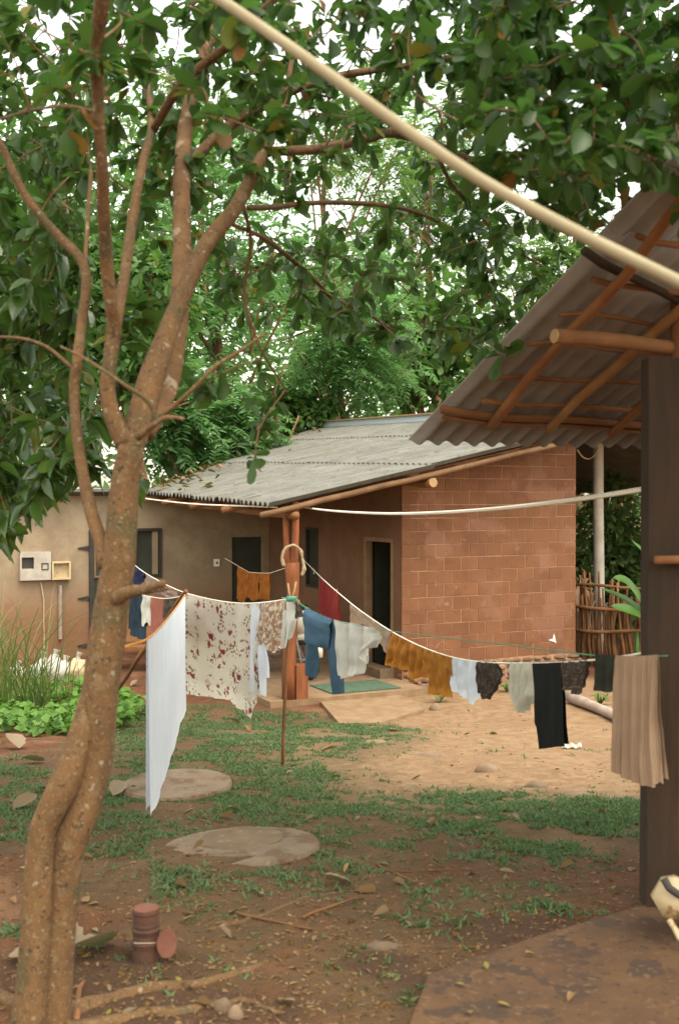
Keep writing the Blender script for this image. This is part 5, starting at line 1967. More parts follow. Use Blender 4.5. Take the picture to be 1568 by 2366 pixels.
# roots
for pts in ([(150, 2330, 3.8, 60), (260, 2290, 3.75, 44), (380, 2280, 3.75, 34), (500, 2262, 3.8, 26), (620, 2235, 3.9, 16)], [(150, 2370, 3.6, 60), (300, 2340, 3.55, 40), (430, 2330, 3.6, 32), (560, 2300, 3.68, 22), (650, 2330, 3.6, 10)],
            [(100, 2330, 3.7, 50), (0, 2290, 3.85, 40), (-100, 2270, 4.0, 30)], [(480, 2150, 4.25, 12), (560, 2140, 4.35, 14), (640, 2110, 4.5, 12), (760, 2070, 4.8, 9), (840, 2060, 5, 6)]):
    mb = MB()
    sp = spline(pts, 4)
    P3 = []
    for a, b, c, d_ in sp:
        g = G(a, min(b, 2440))
        P3.append(Vector((g.x, g.y, g.z - 0.15 * d_ * g.y / FPX)))
    mb.tube(P3, [d_ * 0.5 * p_.y / FPX for (a, b, c, d_), p_ in zip(sp, P3)], 10, 0.3)
    mb.build('root', M['bark'], tree, smooth=True)

HOLES = [(1035, 200, 70, 48), (1010, 320, 70, 50), (880, 400, 95, 70), (810, 480, 70, 35), (1490, 25, 90, 42), (945, 240, 45, 45), (770, 120, 60, 50), (700, 230, 40, 40), (590, 110, 40, 40), (1100, 360, 50, 35), (1010, 60, 35, 35),
         (1210, 310, 28, 20), (1120, 320, 30, 20), (1325, 55, 35, 25), (1440, 220, 22, 18), (390, 60, 18, 14), (520, 200, 26, 22), (640, 130, 30, 26), (860, 190, 45, 40), (1270, 390, 24, 18), (1330, 205, 26, 20), (930, 300, 60, 40)]


def in_hole(x, y):
    return any(((x - a) / (c * 0.95)) ** 2 + ((y - b) / (d_ * 0.95)) ** 2 < 1 for a, b, c, d_ in HOLES)


def clusters(region, n, dr, keep=None):
    x0, x1, y0, y1 = region
    out = []
    while len(out) < n:
        px, py = random.uniform(x0, x1), random.uniform(y0, y1)
        if keep and not keep(px, py):
            continue
        if in_hole(px, py) and random.random() < 0.6:
            continue
        out.append(P(px, py, random.uniform(*dr)))
    return out


def grow(centers, nodes, tw_parent, m, per, size, cone=0.9, sag=0.15, r0=0.0045):
    """twigs join every cluster to the nearest wood already grown; leaves sit in rosettes at the twig ends"""
    twigs = MB()
    N_ = np.array([tuple(p_) for p_, r_ in nodes])
    pos, dirs, ups, sizes = [], [], [], []
    centers = sorted(centers, key=lambda c: float(np.min(np.linalg.norm(N_ - np.array(tuple(c)), axis=1))))
    for c in centers:
        dist = np.linalg.norm(N_ - np.array(tuple(c)), axis=1)
        j = int(np.argmin(dist))
        a = Vector(N_[j])
        L_ = dist[j]
        mid = a.lerp(c, 0.5) + Vector((random.uniform(-1, 1), random.uniform(-1, 1), random.uniform(-0.4, 0.9))) * 0.14 * L_
        r_ = r0 * (0.7 + min(1.0, L_))
        sp = [Vector(v) for v in spline([tuple(a), tuple(mid), tuple(c)], 3)]
        twigs.tube(sp, list(np.linspace(r_, r0 * 0.45, len(sp))), 5, cap=False)
        N_ = np.vstack([N_, np.array([tuple(mid), tuple(c)])])
        ax = (c - mid)
        ax = ax.normalized() if ax.length > 1e-6 else Vector((0, 0, 1))
        for q in range(random.randint(per[0], per[1])):
            dv = ax * random.uniform(0.1, 0.8) + Vector(rand_dirs(1)[0]) * cone
            dv.z -= sag
            dv.normalize()
            pos.append(tuple(c - ax * random.uniform(0, 0.10) + Vector((random.gauss(0, 0.012), random.gauss(0, 0.012), random.gauss(0, 0.012)))))
            dirs.append(tuple(dv))
            u_ = Vector((random.gauss(0, 0.5), random.gauss(0, 0.5), 1.0))
            ups.append(tuple(u_.normalized()))
            sizes.append(random.uniform(*size))
    o = twigs.build('twigs', m, tw_parent, smooth=True)
    stuff(o)
    return np.array(pos), frames(np.array(dirs), np.array(ups)), np.array(sizes)


def low_edge(x):     # lower limit of the near canopy by picture column
    tab = [(-300, 560), (300, 520), (520, 560), (700, 640), (900, 700), (1000, 640), (1150, 560), (1300, 560), (1420, 520), (1700, 380)]
    for i in range(len(tab) - 1):
        if x <= tab[i + 1][0]:
            a, b = tab[i], tab[i + 1]
            return a[1] + (b[1] - a[1]) * (x - a[0]) / (b[0] - a[0])
    return 380


cl = clusters((560, 1750, -250, 560), 420, (3.8, 7.2), lambda x, y: y < (330 if x < 1100 else 430) or random.random() < 0.16)
cl += clusters((1080, 1750, -250, 430), 380, (3.3, 5.8), lambda x, y: y < 430 - 0.1 * abs(x - 1300))
cl += clusters((-250, 600, -250, 560), 520, (4.6, 7.8), lambda x, y: y < 430 or random.random() < 0.4)
cl += clusters((-250, 600, -250, 300), 60, (3.2, 4.4), None)
cl += clusters((480, 1180, 520, 860), 130, (5.0, 8.2), lambda x, y: y < 700 + 0.25 * (x - 480) if x < 900 else y < 830)
cl += clusters((640, 1130, 60, 500), 85, (5.6, 8.0), None)
cl += clusters((1230, 1480, 380, 500), 26, (4.4, 5.6), lambda x, y: x < 1540 - max(0, y - 420) * 1.1)
cl += clusters((1040, 1330, 480, 720), 26, (5.8, 7.2), lambda x, y: x < 1330 - max(0, y - 560) * 0.9)
cl += [P(x, y, 6.2) for x, y in ((1200, 690), (1225, 660), (1150, 720), (1120, 660))]
cl += [Vector((random.uniform(-4.5, 3.5), random.uniform(0.3, 5.2), random.uniform(5.3, 7.0))) for _ in range(430)]      # unseen crown added over the camera to darken the foreground
cl += clusters((560, 680, 850, 960), 4, (5.6, 6.2), None)
cl += [P(x, y, 5.2) for x, y in ((620, 1000), (600, 975))] + [P(590, 1082, 4.7)]
cl += [P(x, y, 4.6) for x, y in ((440, 905), (470, 890))]
pos, R, sz = grow(cl, NODES, tree, M['twig'], (7, 11), (0.06, 0.122))
place_leaves(LEAF_ME, pos, R, sz, tree, 298, LEAF_LO, M['leaf'], 'foliage', inview(pos) + 0.001)
# a drooping sprig before the roof, with shrivelled brown leaves
mb = MB()
mb.tube([P(600, 985, 4.7), P(592, 1030, 4.7), P(588, 1060, 4.7), P(592, 1080, 4.7), P(604, 1090, 4.7)], 0.003, 5)
mb.build('sprig', M['twig'], tree)

# glossy shrub at left ------------------------------------------------
shr = thing('glossy_tree', 'dark glossy leaved tree filling the left edge behind the trunk', 'tree', Vector((-3.6, 8.6, gz(-3.6, 8.6))))
SN_ = []
limb('trunk', [(-260, 1800, 8.6, 50), (-240, 1400, 8.4, 46), (-200, 1000, 8.0, 40), (-150, 700, 7.6, 30), (-100, 450, 7.2, 20)], parent=shr, nodes=SN_)
limb('branch', [(-240, 1400, 8.4, 30), (-120, 1200, 7.4, 22), (0, 1100, 6.6, 14), (120, 1060, 6.2, 8)], parent=shr, nodes=SN_)
limb('branch', [(-200, 1000, 8.0, 26), (-80, 850, 7.2, 18), (40, 760, 6.8, 12), (160, 700, 6.6, 6)], parent=shr, nodes=SN_)
limb('branch', [(-150, 700, 7.6, 22), (0, 600, 7.2, 14), (120, 520, 7, 8)], parent=shr, nodes=SN_)
cl = clusters((-330, 250, 480, 1130), 420, (5.6, 9.0), lambda x, y: x < 190 + 0.06 * (y - 480) and (y < 1040 or x < 215 - (y - 1040) * 0.5))
cl += clusters((-330, 110, 1080, 1260), 40, (5.8, 8.0), lambda x, y: y < 1250 - max(0, x) * 0.9)
cl += [P(x, y, 5.6) for x, y in ((160, 1070), (190, 1040), (215, 1090), (80, 1130), (60, 1160), (100, 1110), (130, 1060), (330, 1100), (235, 1060), (310, 730), (330, 700), (300, 760))]
pos, R, sz = grow(cl, SN_, shr, M['twig'], (7, 11), (0.10, 0.20), 1.1, 0.28, 0.005)
place_leaves(LANC_ME, pos, R, sz, shr, 298, leaf_shape([(0, .015), (.15, .08), (.4, .22), (.68, .21), (.9, .09), (1, .005)], .35, .3), M['leaf_dark'], 'foliage', inview(pos) + 0.001)


# ---------------------------------------------------------------- background vegetation
def crown_points(c, rad, n, lumps=12, shell=0.55):
    """points in a lumpy crown built from overlapping lumps, denser near their skins"""
    cs, rs = [], []
    for i in range(lumps):
        d_ = rand_dirs(1)[0]
        k = random.uniform(0.25, 0.8)
        cs.append(np.array(c) + d_ * np.array(rad) * k)
        rs.append(np.array(rad) * random.uniform(0.28, 0.5))
    pick = RNG.integers(0, lumps, n)
    d_ = rand_dirs(n)
    rr = RNG.uniform(shell, 1.0, n) ** 0.6
    return np.array(cs)[pick] + d_ * rr[:, None] * np.array(rs)[pick], d_


def back_tree(name, label, px, depth, top, bot, hw, m, kind, n, bark=M['bark_pale'], group='trees behind the house', trunk_px=None, lumps=14):
    k = depth / FPX
    c = P(px, (top + bot) / 2, depth)
    rad = (hw * k, min(hw * k, 4.5), (bot - top) / 2 * k)
    base = Vector((c.x, depth + 0.5, 0.03))
    t = thing(name, label, 'tree', base, group)
    mb = MB()
    tp = c + HU * rad[2] * 0.5
    pts = [base - HU * 0.1, base.lerp(tp, 0.35) + Vector((0.25, 0, 0)), base.lerp(tp, 0.7) + Vector((-0.2, 0, 0)), tp]
    sp = [Vector(v) for v in spline([tuple(p_) for p_ in pts], 4)]
    mb.tube(sp, list(np.linspace(0.16, 0.05, len(sp))), 8, 0.15)
    mb.build('trunk', bark, t, smooth=True)
    for q in range(5):
        mb = MB()
        a = base.lerp(tp, random.uniform(0.4, 0.85))
        e_ = c + Vector(rand_dirs(1)[0] * np.array(rad) * 0.75)
        mid = a.lerp(e_, 0.5) + HU * 0.3
        mb.tube([Vector(v) for v in spline([tuple(a), tuple(mid), tuple(e_)], 4)], list(np.linspace(0.06, 0.015, 9)), 6)
        mb.build('branch', bark, t, smooth=True)
    if kind == 'feather':
        ns = n // 16
        cp, od = crown_points(c, rad, ns, lumps)
        # drooping fronds of paired leaflets
        fd = rand_dirs(ns) * np.array([1, 1, 0.35]) + od * 0.5
        fd /= np.linalg.norm(fd, axis=1, keepdims=True)
        s_ = np.tile(np.linspace(0.05, 1, 8), 2)
        sd = np.repeat([-1.0, 1.0], 8)
        L_ = RNG.uniform(0.45, 0.8, ns)
        side = np.cross(fd, np.array([0, 0, 1.0]))
        side /= np.linalg.norm(side, axis=1, keepdims=True) + 1e-9
        pos_ = (cp[:, None, :] + fd[:, None, :] * (s_[None, :, None] * L_[:, None, None]))
        pos_[:, :, 2] -= (s_[None, :] ** 2) * L_[:, None] * 0.45
        dr_ = side[:, None, :] * sd[None, :, None] + 0.45 * fd[:, None, :] + RNG.normal(0, 0.12, pos_.shape)
        dr_[:, :, 2] -= 0.25
        pos_ = pos_.reshape(-1, 3)
        dr_ = dr_.reshape(-1, 3)
        up_ = RNG.normal(0, 0.35, dr_.shape) + np.array([0, 0, 1.0])
        ls = RNG.uniform(0.13, 0.24, len(pos_))
        sz3 = np.stack([ls * 0.75, ls, ls], axis=1)
        v, tr_ = scatter(FLAT, pos_, frames(dr_, up_), sz3)
    else:
        lo, hi = kind
        nc = n // 6
        cp, od = crown_points(c, rad, nc, lumps)
        cp = np.repeat(cp, 6, axis=0) + RNG.normal(0, lo * 0.5, (nc * 6, 3))
        dr_ = rand_dirs(nc * 6) + np.repeat(od, 6, axis=0) * 0.6
        dr_[:, 2] -= 0.35
        up_ = RNG.normal(0, 0.45, dr_.shape) + np.array([0, 0, 1.0]) + np.repeat(od, 6, axis=0) * 0.4
        ls = RNG.uniform(lo, hi, len(cp))
        v, tr_ = scatter(LEAF_LO, cp, frames(dr_, up_), ls)
    o = bpy.data.objects.new('crown', tri_mesh('crown', v - np.array(base), tr_, m, True))
    COL.objects.link(o)
    o.parent = t
    stuff(o)
    return t


back_tree('feathery_tree', 'blue green feathery tree directly behind the forked main limb', 520, 27, 300, 1080, 290, M['leaf_mint'], 'feather', 13000)
back_tree('feathery_tree', 'feathery tree over the middle of the house roof', 800, 30, 560, 1010, 230, M['leaf_mint'], 'feather', 12000)
back_tree('broadleaf_tree', 'large leaved tree behind the far end of the roof ridge', 985, 34, 640, 970, 160, M['leaf_mid'], (0.24, 0.42), 2600)
back_tree('lime_tree', 'pale lime green fine leaved tree beyond the shed roof edge', 1240, 36, 430, 1000, 290, M['leaf_lime'], 'feather', 17000)
back_tree('shady_tree', 'dull dark feathery tree beyond the stick fence', 1440, 25, 860, 1420, 230, M['leaf_shade'], 'feather', 8000)
back_tree('broadleaf_tree', 'tall dark tree at the far left behind the glossy tree', 120, 24, 60, 1050, 330, M['leaf_mid'], (0.18, 0.34), 7000)
back_tree('broadleaf_tree', 'dense mid green tree behind the trunk fork at left', 300, 21, 420, 1120, 230, M['leaf_mid'], (0.16, 0.28), 5200)
back_tree('broadleaf_tree', 'small leaved tree high behind the middle of the picture', 760, 38, 480, 860, 270, M['leaf_mint'], (0.22, 0.36), 3600)
back_tree('lime_tree', 'thin airy treetop showing against the sky above the lime tree', 1000, 42, 240, 700, 240, M['leaf_mid'], 'feather', 9000, lumps=9)
back_tree('shady_tree', 'dark tree off to the right behind the shed', 1800, 26, 500, 1400, 260, M['leaf_shade'], 'feather', 12000)
back_tree('broadleaf_tree', 'tree off to the left beyond the grey wall', -350, 22, 300, 1200, 300, M['leaf_mid'], (0.18, 0.34), 6000)

back_tree('feathery_tree', 'tall airy tree far behind the ridge, filling the gap under the canopy', 960, 45, 90, 640, 330, M['leaf_lime'], 'feather', 17000, lumps=20)
back_tree('lime_tree', 'lime green treetop right behind the verge of the shed roof', 1330, 33, 420, 760, 170, M['leaf_lime'], 'feather', 7000, lumps=10)
back_tree('hedge_shrub', 'dark leafy hedge bush close behind the stick fence', 1430, 21, 1130, 1480, 130, M['leaf_shade'], (0.10, 0.2), 3600, lumps=9)
back_tree('lime_tree', 'wispy treetop in the gap right of the long forked limb', 760, 37, 90, 520, 240, M['leaf_lime'], 'feather', 6000, lumps=10)
back_tree('lime_tree', 'wispy pale tree high between the forked limbs against the sky', 480, 34, 60, 600, 200, M['leaf_lime'], 'feather', 6500, lumps=10)

# leggy stems standing among the trees behind the roof
for i, (x0, y0, x1, y1) in enumerate(((600, 1000, 660, 840), (690, 960, 640, 1090), (590, 760, 640, 540), (520, 980, 545, 820))):
    a, b = P(x0, y0, 25.5), P(x1, y1, 25.5)
    if a.z > b.z:
        a, b = b, a
    a = a - (b - a).normalized() * 0.6
    m_ = pole_between(a, b, 0.035, 6, 0.05, 6, 0.02)
    lab = ['thin tan stem leaning right behind the roof edge', 'thin tan stem leaning left just above the roof', 'reddish stem standing high behind the forked limb', 'short tan stem near the trunk fork above the roof'][i]
    tag(m_.build('bare_stem', M['stick'], None, a, smooth=True), lab, 'stem')


# woods beyond everything
def far_woods():
    n = 46000
    x = RNG.uniform(-42, 46, n)
    y = RNG.uniform(46, 60, n)
    side = 1 / (1 + np.exp((x + 7) / 2.5))
    topz = 12.3 + 8.5 * side + 1.6 * np.sin(x * 0.45) + 1.2 * np.sin(x * 1.3 + 1) + 0.6 * np.sin(x * 3.7)
    lump = 0.5 * (np.sin(x * 1.9 + 2 * np.sin(y)) + np.sin(x * 0.8 - y))
    z = RNG.uniform(0, 1, n) ** 0.75 * topz + lump * 0.8
    pos_ = np.stack([x, y + lump * 1.5, np.maximum(z, 0.2)], axis=1)
    v, t_ = scatter(FLAT, pos_, frames(rand_dirs(n) * np.array([1, 1, 0.6]), RNG.normal(0, 0.5, (n, 3)) + np.array([0, -0.5, 1.0])), RNG.uniform(0.3, 0.75, n))
    o = bpy.data.objects.new('far_woods', tri_mesh('far_woods', v, t_, M['leaf_far'], True))
    COL.objects.link(o)
    stuff(o)
    o['label'] = 'mass of pale green woods far behind the house'
    o['category'] = 'woods'


far_woods()
for args in (('feathery_shrub', 'pale feathery shrub rising over the low end of the roof', 560, 24.5, 880, 1110, 120, M['leaf_mint'], 'feather', 5200),
             ('feathery_shrub', 'pale feathery shrub between the trunk fork and the roof', 430, 23.5, 800, 1130, 110, M['leaf_mint'], 'feather', 5200),
             ('broadleaf_shrub', 'leafy green shrub against the roof edge below the drooping sprig', 660, 29.5, 850, 1040, 120, M['leaf_mid'], (0.14, 0.26), 2400)):
    back_tree(*args, group='shrubs behind the roof', lumps=8)


# banana plants: above the roof edge at left, and by the stick fence
def banana(name, label, base, leaves, m=M['banana']):
    t = thing(name, label, 'plant', base)
    top = Vector(base) + HU * 0.8
    mb = MB()
    mb.tube([Vector(base) - HU * 0.1, Vector(base) + HU * 0.4, Vector(base) + HU * 0.7], [0.05, 0.045, 0.03], 8)
    mb.build('stem', m, t, smooth=True)
    for (a, b, c, wd) in leaves:
        sp = [Vector(v) for v in spline([tuple(a), tuple(b), tuple(c)], 5)]
        vs, fs = [], []
        n_ = len(sp)
        for i, p_ in enumerate(sp):
            d_ = (sp[min(i + 1, n_ - 1)] - sp[max(i - 1, 0)]).normalized()
            sd = d_.cross(Vector((0.15, -0.6, 0.75))).normalized()
            s = i / (n_ - 1)
            w_ = wd * math.sin(math.pi * min(1, 0.06 + 0.94 * s)) ** 0.6 + 0.004
            up = sd.cross(d_)
            vs += [p_ + sd * w_ + up * w_ * 0.3, p_, p_ - sd * w_ + up * w_ * 0.3]
        for i in range(n_ - 1):
            k = i * 3
            fs += [(k, k + 1, k + 4, k + 3), (k + 1, k + 2, k + 5, k + 4)]
        mb = MB()
        mb.add(vs, fs)
        mb.build('leaf', m, t, smooth=True)


dF = 16.9
b0 = P(1470, 1480, dF)
b0.z = 0.03
banana('banana_plant', 'young plant with broad bright green leaves by the stick fence', b0,
       [(P(1500, 1420, dF), P(1450, 1350, dF - 0.2), P(1415, 1335, dF - 0.3), 0.10), (P(1500, 1430, dF), P(1450, 1390, dF), P(1385, 1358, dF - 0.2), 0.07),
        (P(1500, 1440, dF), P(1460, 1415, dF - 0.3), P(1410, 1400, dF - 0.4), 0.11), (P(1520, 1420, dF), P(1500, 1300, dF), P(1458, 1248, dF), 0.05), (P(1500, 1420, dF), P(1560, 1340, dF), P(1620, 1350, dF), 0.10)])
dB = 23.5
b0 = P(390, 1100, dB)
b0.z = 0.03
banana('banana_plant', 'pale banana leaves rising above the left end of the roof', b0,
       [(P(400, 1120, dB), P(395, 1050, dB), P(410, 990, dB), 0.14), (P(400, 1110, dB), P(450, 1020, dB), P(500, 1040, dB), 0.16), (P(400, 1110, dB), P(370, 1040, dB), P(330, 1030, dB), 0.16),
        (P(420, 1110, dB), P(470, 1080, dB), P(540, 1050, dB), 0.15), (P(420, 1110, dB), P(440, 1040, dB), P(450, 1000, dB), 0.12)])

# ---------------------------------------------------------------- low plants, grass
# grass / weeds on the ground
def grass():
    pos, sizes = [], []
    polys = GRASS_PX
    dens = [15500, 4800, 3000, 700, 300, 150, 220, 110, 160]
    for poly, n in zip(polys, dens):
        W2 = [tuple(gp(*p).xy) for p in poly]
        xs = [p[0] for p in W2]
        ys = [p[1] for p in W2]
        c = 0
        tries = 0
        while c < n and tries < n * 8:
            tries += 1
            x, y = random.uniform(min(xs) - 0.2, max(xs) + 0.2), random.uniform(min(ys) - 0.2, max(ys) + 0.2)
            jx = x + 0.45 * noise.noise((x * 1.3, y * 1.3, 1)) + 0.16 * noise.noise((x * 6, y * 6, 1)) + random.gauss(0, 0.16)
            jy = y + 0.45 * noise.noise((x * 1.3, y * 1.3, 7)) + 0.16 * noise.noise((x * 6, y * 6, 7)) + random.gauss(0, 0.22)
            if not in_poly(jx, jy, W2):
                continue
            f = noise.noise((x * 2.2, y * 2.2, 11)) + 0.6 * noise.noise((x * 7, y * 7, 3))
            if random.random() > 0.42 + 1.9 * f:
                continue
            if ((x - LID2.x) / 0.49) ** 2 + ((y - LID2.y) / 0.5) ** 2 < 1 or ((x - LID1.x) / 0.42) ** 2 + ((y - LID1.y) / 0.55) ** 2 < 1:
                if random.random() < 0.97:
                    continue
            pos.append((x, y, gz(x, y)))
            c += 1
    for i in range(16000):           # scattered sparse tufts
        px, py = random.uniform(-100, 1600), random.uniform(1640, 2320)
        p = gp(px, py)
        f = noise.noise((p.x * 1.6, p.y * 1.6, 23)) + 0.6 * noise.noise((p.x * 5, p.y * 5, 31))
        if f < 0.40 + 0.25 * random.random() or (p.x > 0.25 and p.y < 4.7):
            continue
        pos.append((p.x, p.y, gz(p.x, p.y)))
    pos = np.array(pos)
    n = len(pos)
    per = 5
    pp_ = np.repeat(pos, per, axis=0) + RNG.normal(0, 0.012, (n * per, 3)) * np.array([1, 1, 0])
    dr_ = RNG.normal(0, 1, (n * per, 3))
    dr_[:, 2] = np.abs(dr_[:, 2]) * 0.7 + 0.3
    up_ = RNG.normal(0, 0.5, (n * per, 3)) + np.array([0, 0, 1.0])
    ls = RNG.uniform(0.018, 0.042, n * per)
    v, t_ = scatter(BLADE, pp_, frames(dr_, up_), np.stack([ls * 0.34, ls, ls], axis=1))
    o = bpy.data.objects.new('grass', tri_mesh('grass', v, t_, M['grass']))
    COL.objects.link(o)
    stuff(o)
    o['label'] = 'short green weeds and grass in patches over the yard'
    o['category'] = 'grass'


grass()


def ground_cover():
    poly = [(-250, 1610), (120, 1600), (250, 1605), (330, 1640), (335, 1672), (270, 1690), (200, 1700), (60, 1705), (-250, 1720)]
    W2 = [tuple(gp(*p).xy) for p in poly]
    xs, ys = [p[0] for p in W2], [p[1] for p in W2]
    pos = []
    while len(pos) < 2600:
        x, y = random.uniform(min(xs), max(xs)), random.uniform(min(ys), max(ys))
        if in_poly(x, y, W2) and noise.noise((x * 1.5, y * 1.5, 5)) > -0.35:
            pos.append((x, y, gz(x, y) + random.uniform(0.04, 0.26)))
    pos = np.array(pos)
    n = len(pos)
    dr_ = rand_dirs(n) * np.array([1, 1, 0.25])
    v, t_ = scatter(leaf_shape([(0, 0.05), (0.3, 0.42), (0.6, 0.40), (0.85, 0.2), (1, 0.02)], 0.2, 0.3), pos, frames(dr_, RNG.normal(0, 0.35, (n, 3)) + np.array([0, -0.15, 1.0])), RNG.uniform(0.07, 0.15, n))
    o = bpy.data.objects.new('ground_cover', tri_mesh('ground_cover', v, t_, M['leaf_cover'], True))
    COL.objects.link(o)
    stuff(o)
    o['label'] = 'bright green creeping leaves on the ground left of the trunk'
    o['category'] = 'ground cover'


ground_cover()


def tall_grass(label, px, py, n, hh, spread):
    b = G(px, py)
    t = thing('tall_grass_clump', label, 'grass clump', b, 'clumps of tall grass at the left')
    mb = MB()
    for i in range(n):
        x0 = b + Vector((random.gauss(0, spread), random.gauss(0, spread * 0.6), 0))
        L_ = hh * random.uniform(0.5, 1.1)
        dx, dy = random.gauss(0, 0.45), random.gauss(0, 0.3)
        w_ = random.uniform(0.006, 0.014)
        vs = []
        for k in range(6):
            s = k / 5
            p_ = x0 + Vector((dx * L_ * s * s, dy * L_ * s * s, L_ * (s - 0.35 * s ** 3 * (0.5 + abs(dx)))))
            sd = Vector((1, 0.3, 0)).normalized() * w_ * (1 - s * 0.9)
            vs += [p_ - sd, p_ + sd]
        mb.add(vs, [(2 * k, 2 * k + 1, 2 * k + 3, 2 * k + 2) for k in range(5)])
    stuff(mb.build('blades', M['tall_grass'], t))


tall_grass('tall arching grass in front of the grey meter panel', 40, 1640, 60, 2.0, 0.30)
tall_grass('upright grass clump rising before the white sacks', 85, 1660, 48, 1.15, 0.10)
tall_grass('tall grass cut off by the left edge of the picture', -60, 1660, 90, 2.2, 0.4)
tall_grass('few long grass blades right beside the trunk and sacks', 150, 1640, 9, 1.3, 0.12)

# yellow-green weeds at the wall foot
for px, py, lab in ((1015, 1622, 'yellowing strappy plant at the foot of the block wall'), (1385, 1632, 'yellow green tuft behind the grey log by the fence'), (1170, 1600, 'small weed growing against the footing behind the clothes')):
    b = G(px, py)
    t = thing('weed_tuft', lab, 'weed', b)
    mb = MB()
    for i in range(14):
        a = random.uniform(0, 6.28)
        L_ = random.uniform(0.15, 0.32)
        p1 = b + Vector((math.cos(a) * L_ * 0.5, math.sin(a) * L_ * 0.4, L_ * 0.6))
        p2 = b + Vector((math.cos(a) * L_, math.sin(a) * L_ * 0.8, L_ * 0.35))
        sd = Vector((-math.sin(a), math.cos(a), 0)) * 0.014
        mb.add([b - sd, b + sd, p1 + sd * 1.3, p1 - sd * 1.3, p2], [(0, 1, 2, 3), (3, 2, 4)])
    stuff(mb.build('blades', M['tall_grass'], t))

# ---------------------------------------------------------------- fallen leaves, sticks, litter
GL = {'dirt': ('dry curled leaf fallen on the bare dirt of the yard', 'dry leaves on the dirt'),
      'grass': ('dry tan leaf fallen among the green weeds', 'dry leaves in the weeds'),
      'yellow': ('small yellow leaf fallen on the muddy ground', 'yellow fallen leaves'),
      'roof': ('brown leaf lying on the corrugated house roof', 'leaves on the house roof')}


MARKS = [((533, 1971), 'by the larger round lid'), ((410, 1826), 'by the smaller round lid'), ((338, 2200), 'near the rusty pipe stub'), ((652, 1768), 'around the foot of the forked prop'),
         ((1240, 1900), 'in the grass band by the shed'), ((1124, 1783), 'near the rounded grey stone'), ((890, 2185), 'beside the dark sunken stone'), ((1230, 2130), 'before the shed slab'), ((860, 1650), 'beside the ramp slab'),
         ((60, 1850), 'left of the trunk'), ((180, 2300), 'at the foot of the trunk'), ((500, 2330), 'among the foreground roots'), ((640, 2120), 'on the open dirt below the larger lid'), ((930, 1990), 'on bare dirt before the grass band')]
TONE = {'dry_leaf': 'brown', 'dry_grey': 'pale', 'yellow_leaf': 'yellow'}


def drop(px, py, size, kind, me):
    p = G(px, py, 0.004)
    a = random.uniform(0, 6.28)
    q = Matrix.Rotation(a, 4, 'Z') @ Matrix.Rotation(random.uniform(-0.35, 0.35), 4, 'X') @ Matrix.Rotation(random.uniform(-0.5, 0.5), 4, 'Y')
    o = place('fallen_leaf', me, Matrix.Translation(p + HU * 0.006) @ q @ Matrix.Scale(size, 4))
    mk = min(MARKS, key=lambda q: (q[0][0] - px) ** 2 + 2.5 * (q[0][1] - py) ** 2)[1]
    tone = 'yellow' if me is LEAF_YEL else ('pale' if me is LEAF_GREY else 'brown')
    sz_ = 'large' if size > 0.11 else ('small' if size < 0.07 else 'medium')
    tag(o, f'{sz_} {tone} fallen leaf lying {mk}', 'leaf', f'fallen leaves {mk}')


SPOTS = [(925, 1692, .16), (735, 1742, .16), (555, 1668, .2), (580, 1690, .14), (560, 1880, .1), (500, 1895, .1), (420, 1890, .1), (830, 1655, .12), (1015, 1912, .1), (1110, 1890, .08), (810, 2060, .12),
         (700, 1900, .08), (660, 1790, .1), (760, 1795, .1), (930, 1830, .1), (1085, 1925, .09), (600, 1700, .1), (870, 2000, .08), (1290, 2005, .08), (1200, 1905, .08), (1360, 1915, .08), (290, 1690, .14), (300, 1590, .2),
         (1150, 1700, .1), (1330, 1740, .1), (950, 1800, .1), (330, 1610, .15)]
for x, y, s in SPOTS:
    drop(x, y, s, 'dirt' if y > 2000 else 'grass', random.choice((LEAF_DRY, LEAF_GREY)))
for i in range(95):
    x, y = random.uniform(0, 1480), 1660 + 680 * random.random() ** 0.8
    if x > 950 and y > 2080:
        continue
    p = gp(x, y)
    on = any(in_poly(p.x, p.y, q) for q in GRASS_W)
    drop(x, y, random.uniform(0.035, 0.085), 'grass' if on else 'dirt', random.choice((LEAF_DRY, LEAF_DRY, LEAF_GREY)))
for i in range(7):
    x, y = random.uniform(200, 1300), random.uniform(2080, 2340)
    if x > 940 and y > 2260 - (x - 990) * 0.33:
        p = P(x, y, (EYE.z - zs) / ((y - 1150) / FPX))
        continue
    drop(x, y, random.uniform(0.03, 0.055), 'yellow', LEAF_YEL)
# leaves on the shed slab
for i, (x, y) in enumerate(((1125, 2245), (1240, 2210), (1050, 2275), (1310, 2320), (1180, 2330), (1080, 2340))):
    y3 = (EYE.z - zs - 0.01) / ((y - 1150) / FPX)
    p = P(x, y, y3)
    o = place('fallen_leaf', (LEAF_YEL, LEAF_DRY)[i % 2], Matrix.Translation(Vector((p.x, p.y, zs + 0.008))) @ Matrix.Rotation(i * 1.9, 4, 'Z') @ Matrix.Scale(0.05, 4))
    tag(o, 'tiny leaf lying on the muddy shed slab', 'leaf', 'leaves on the shed slab')
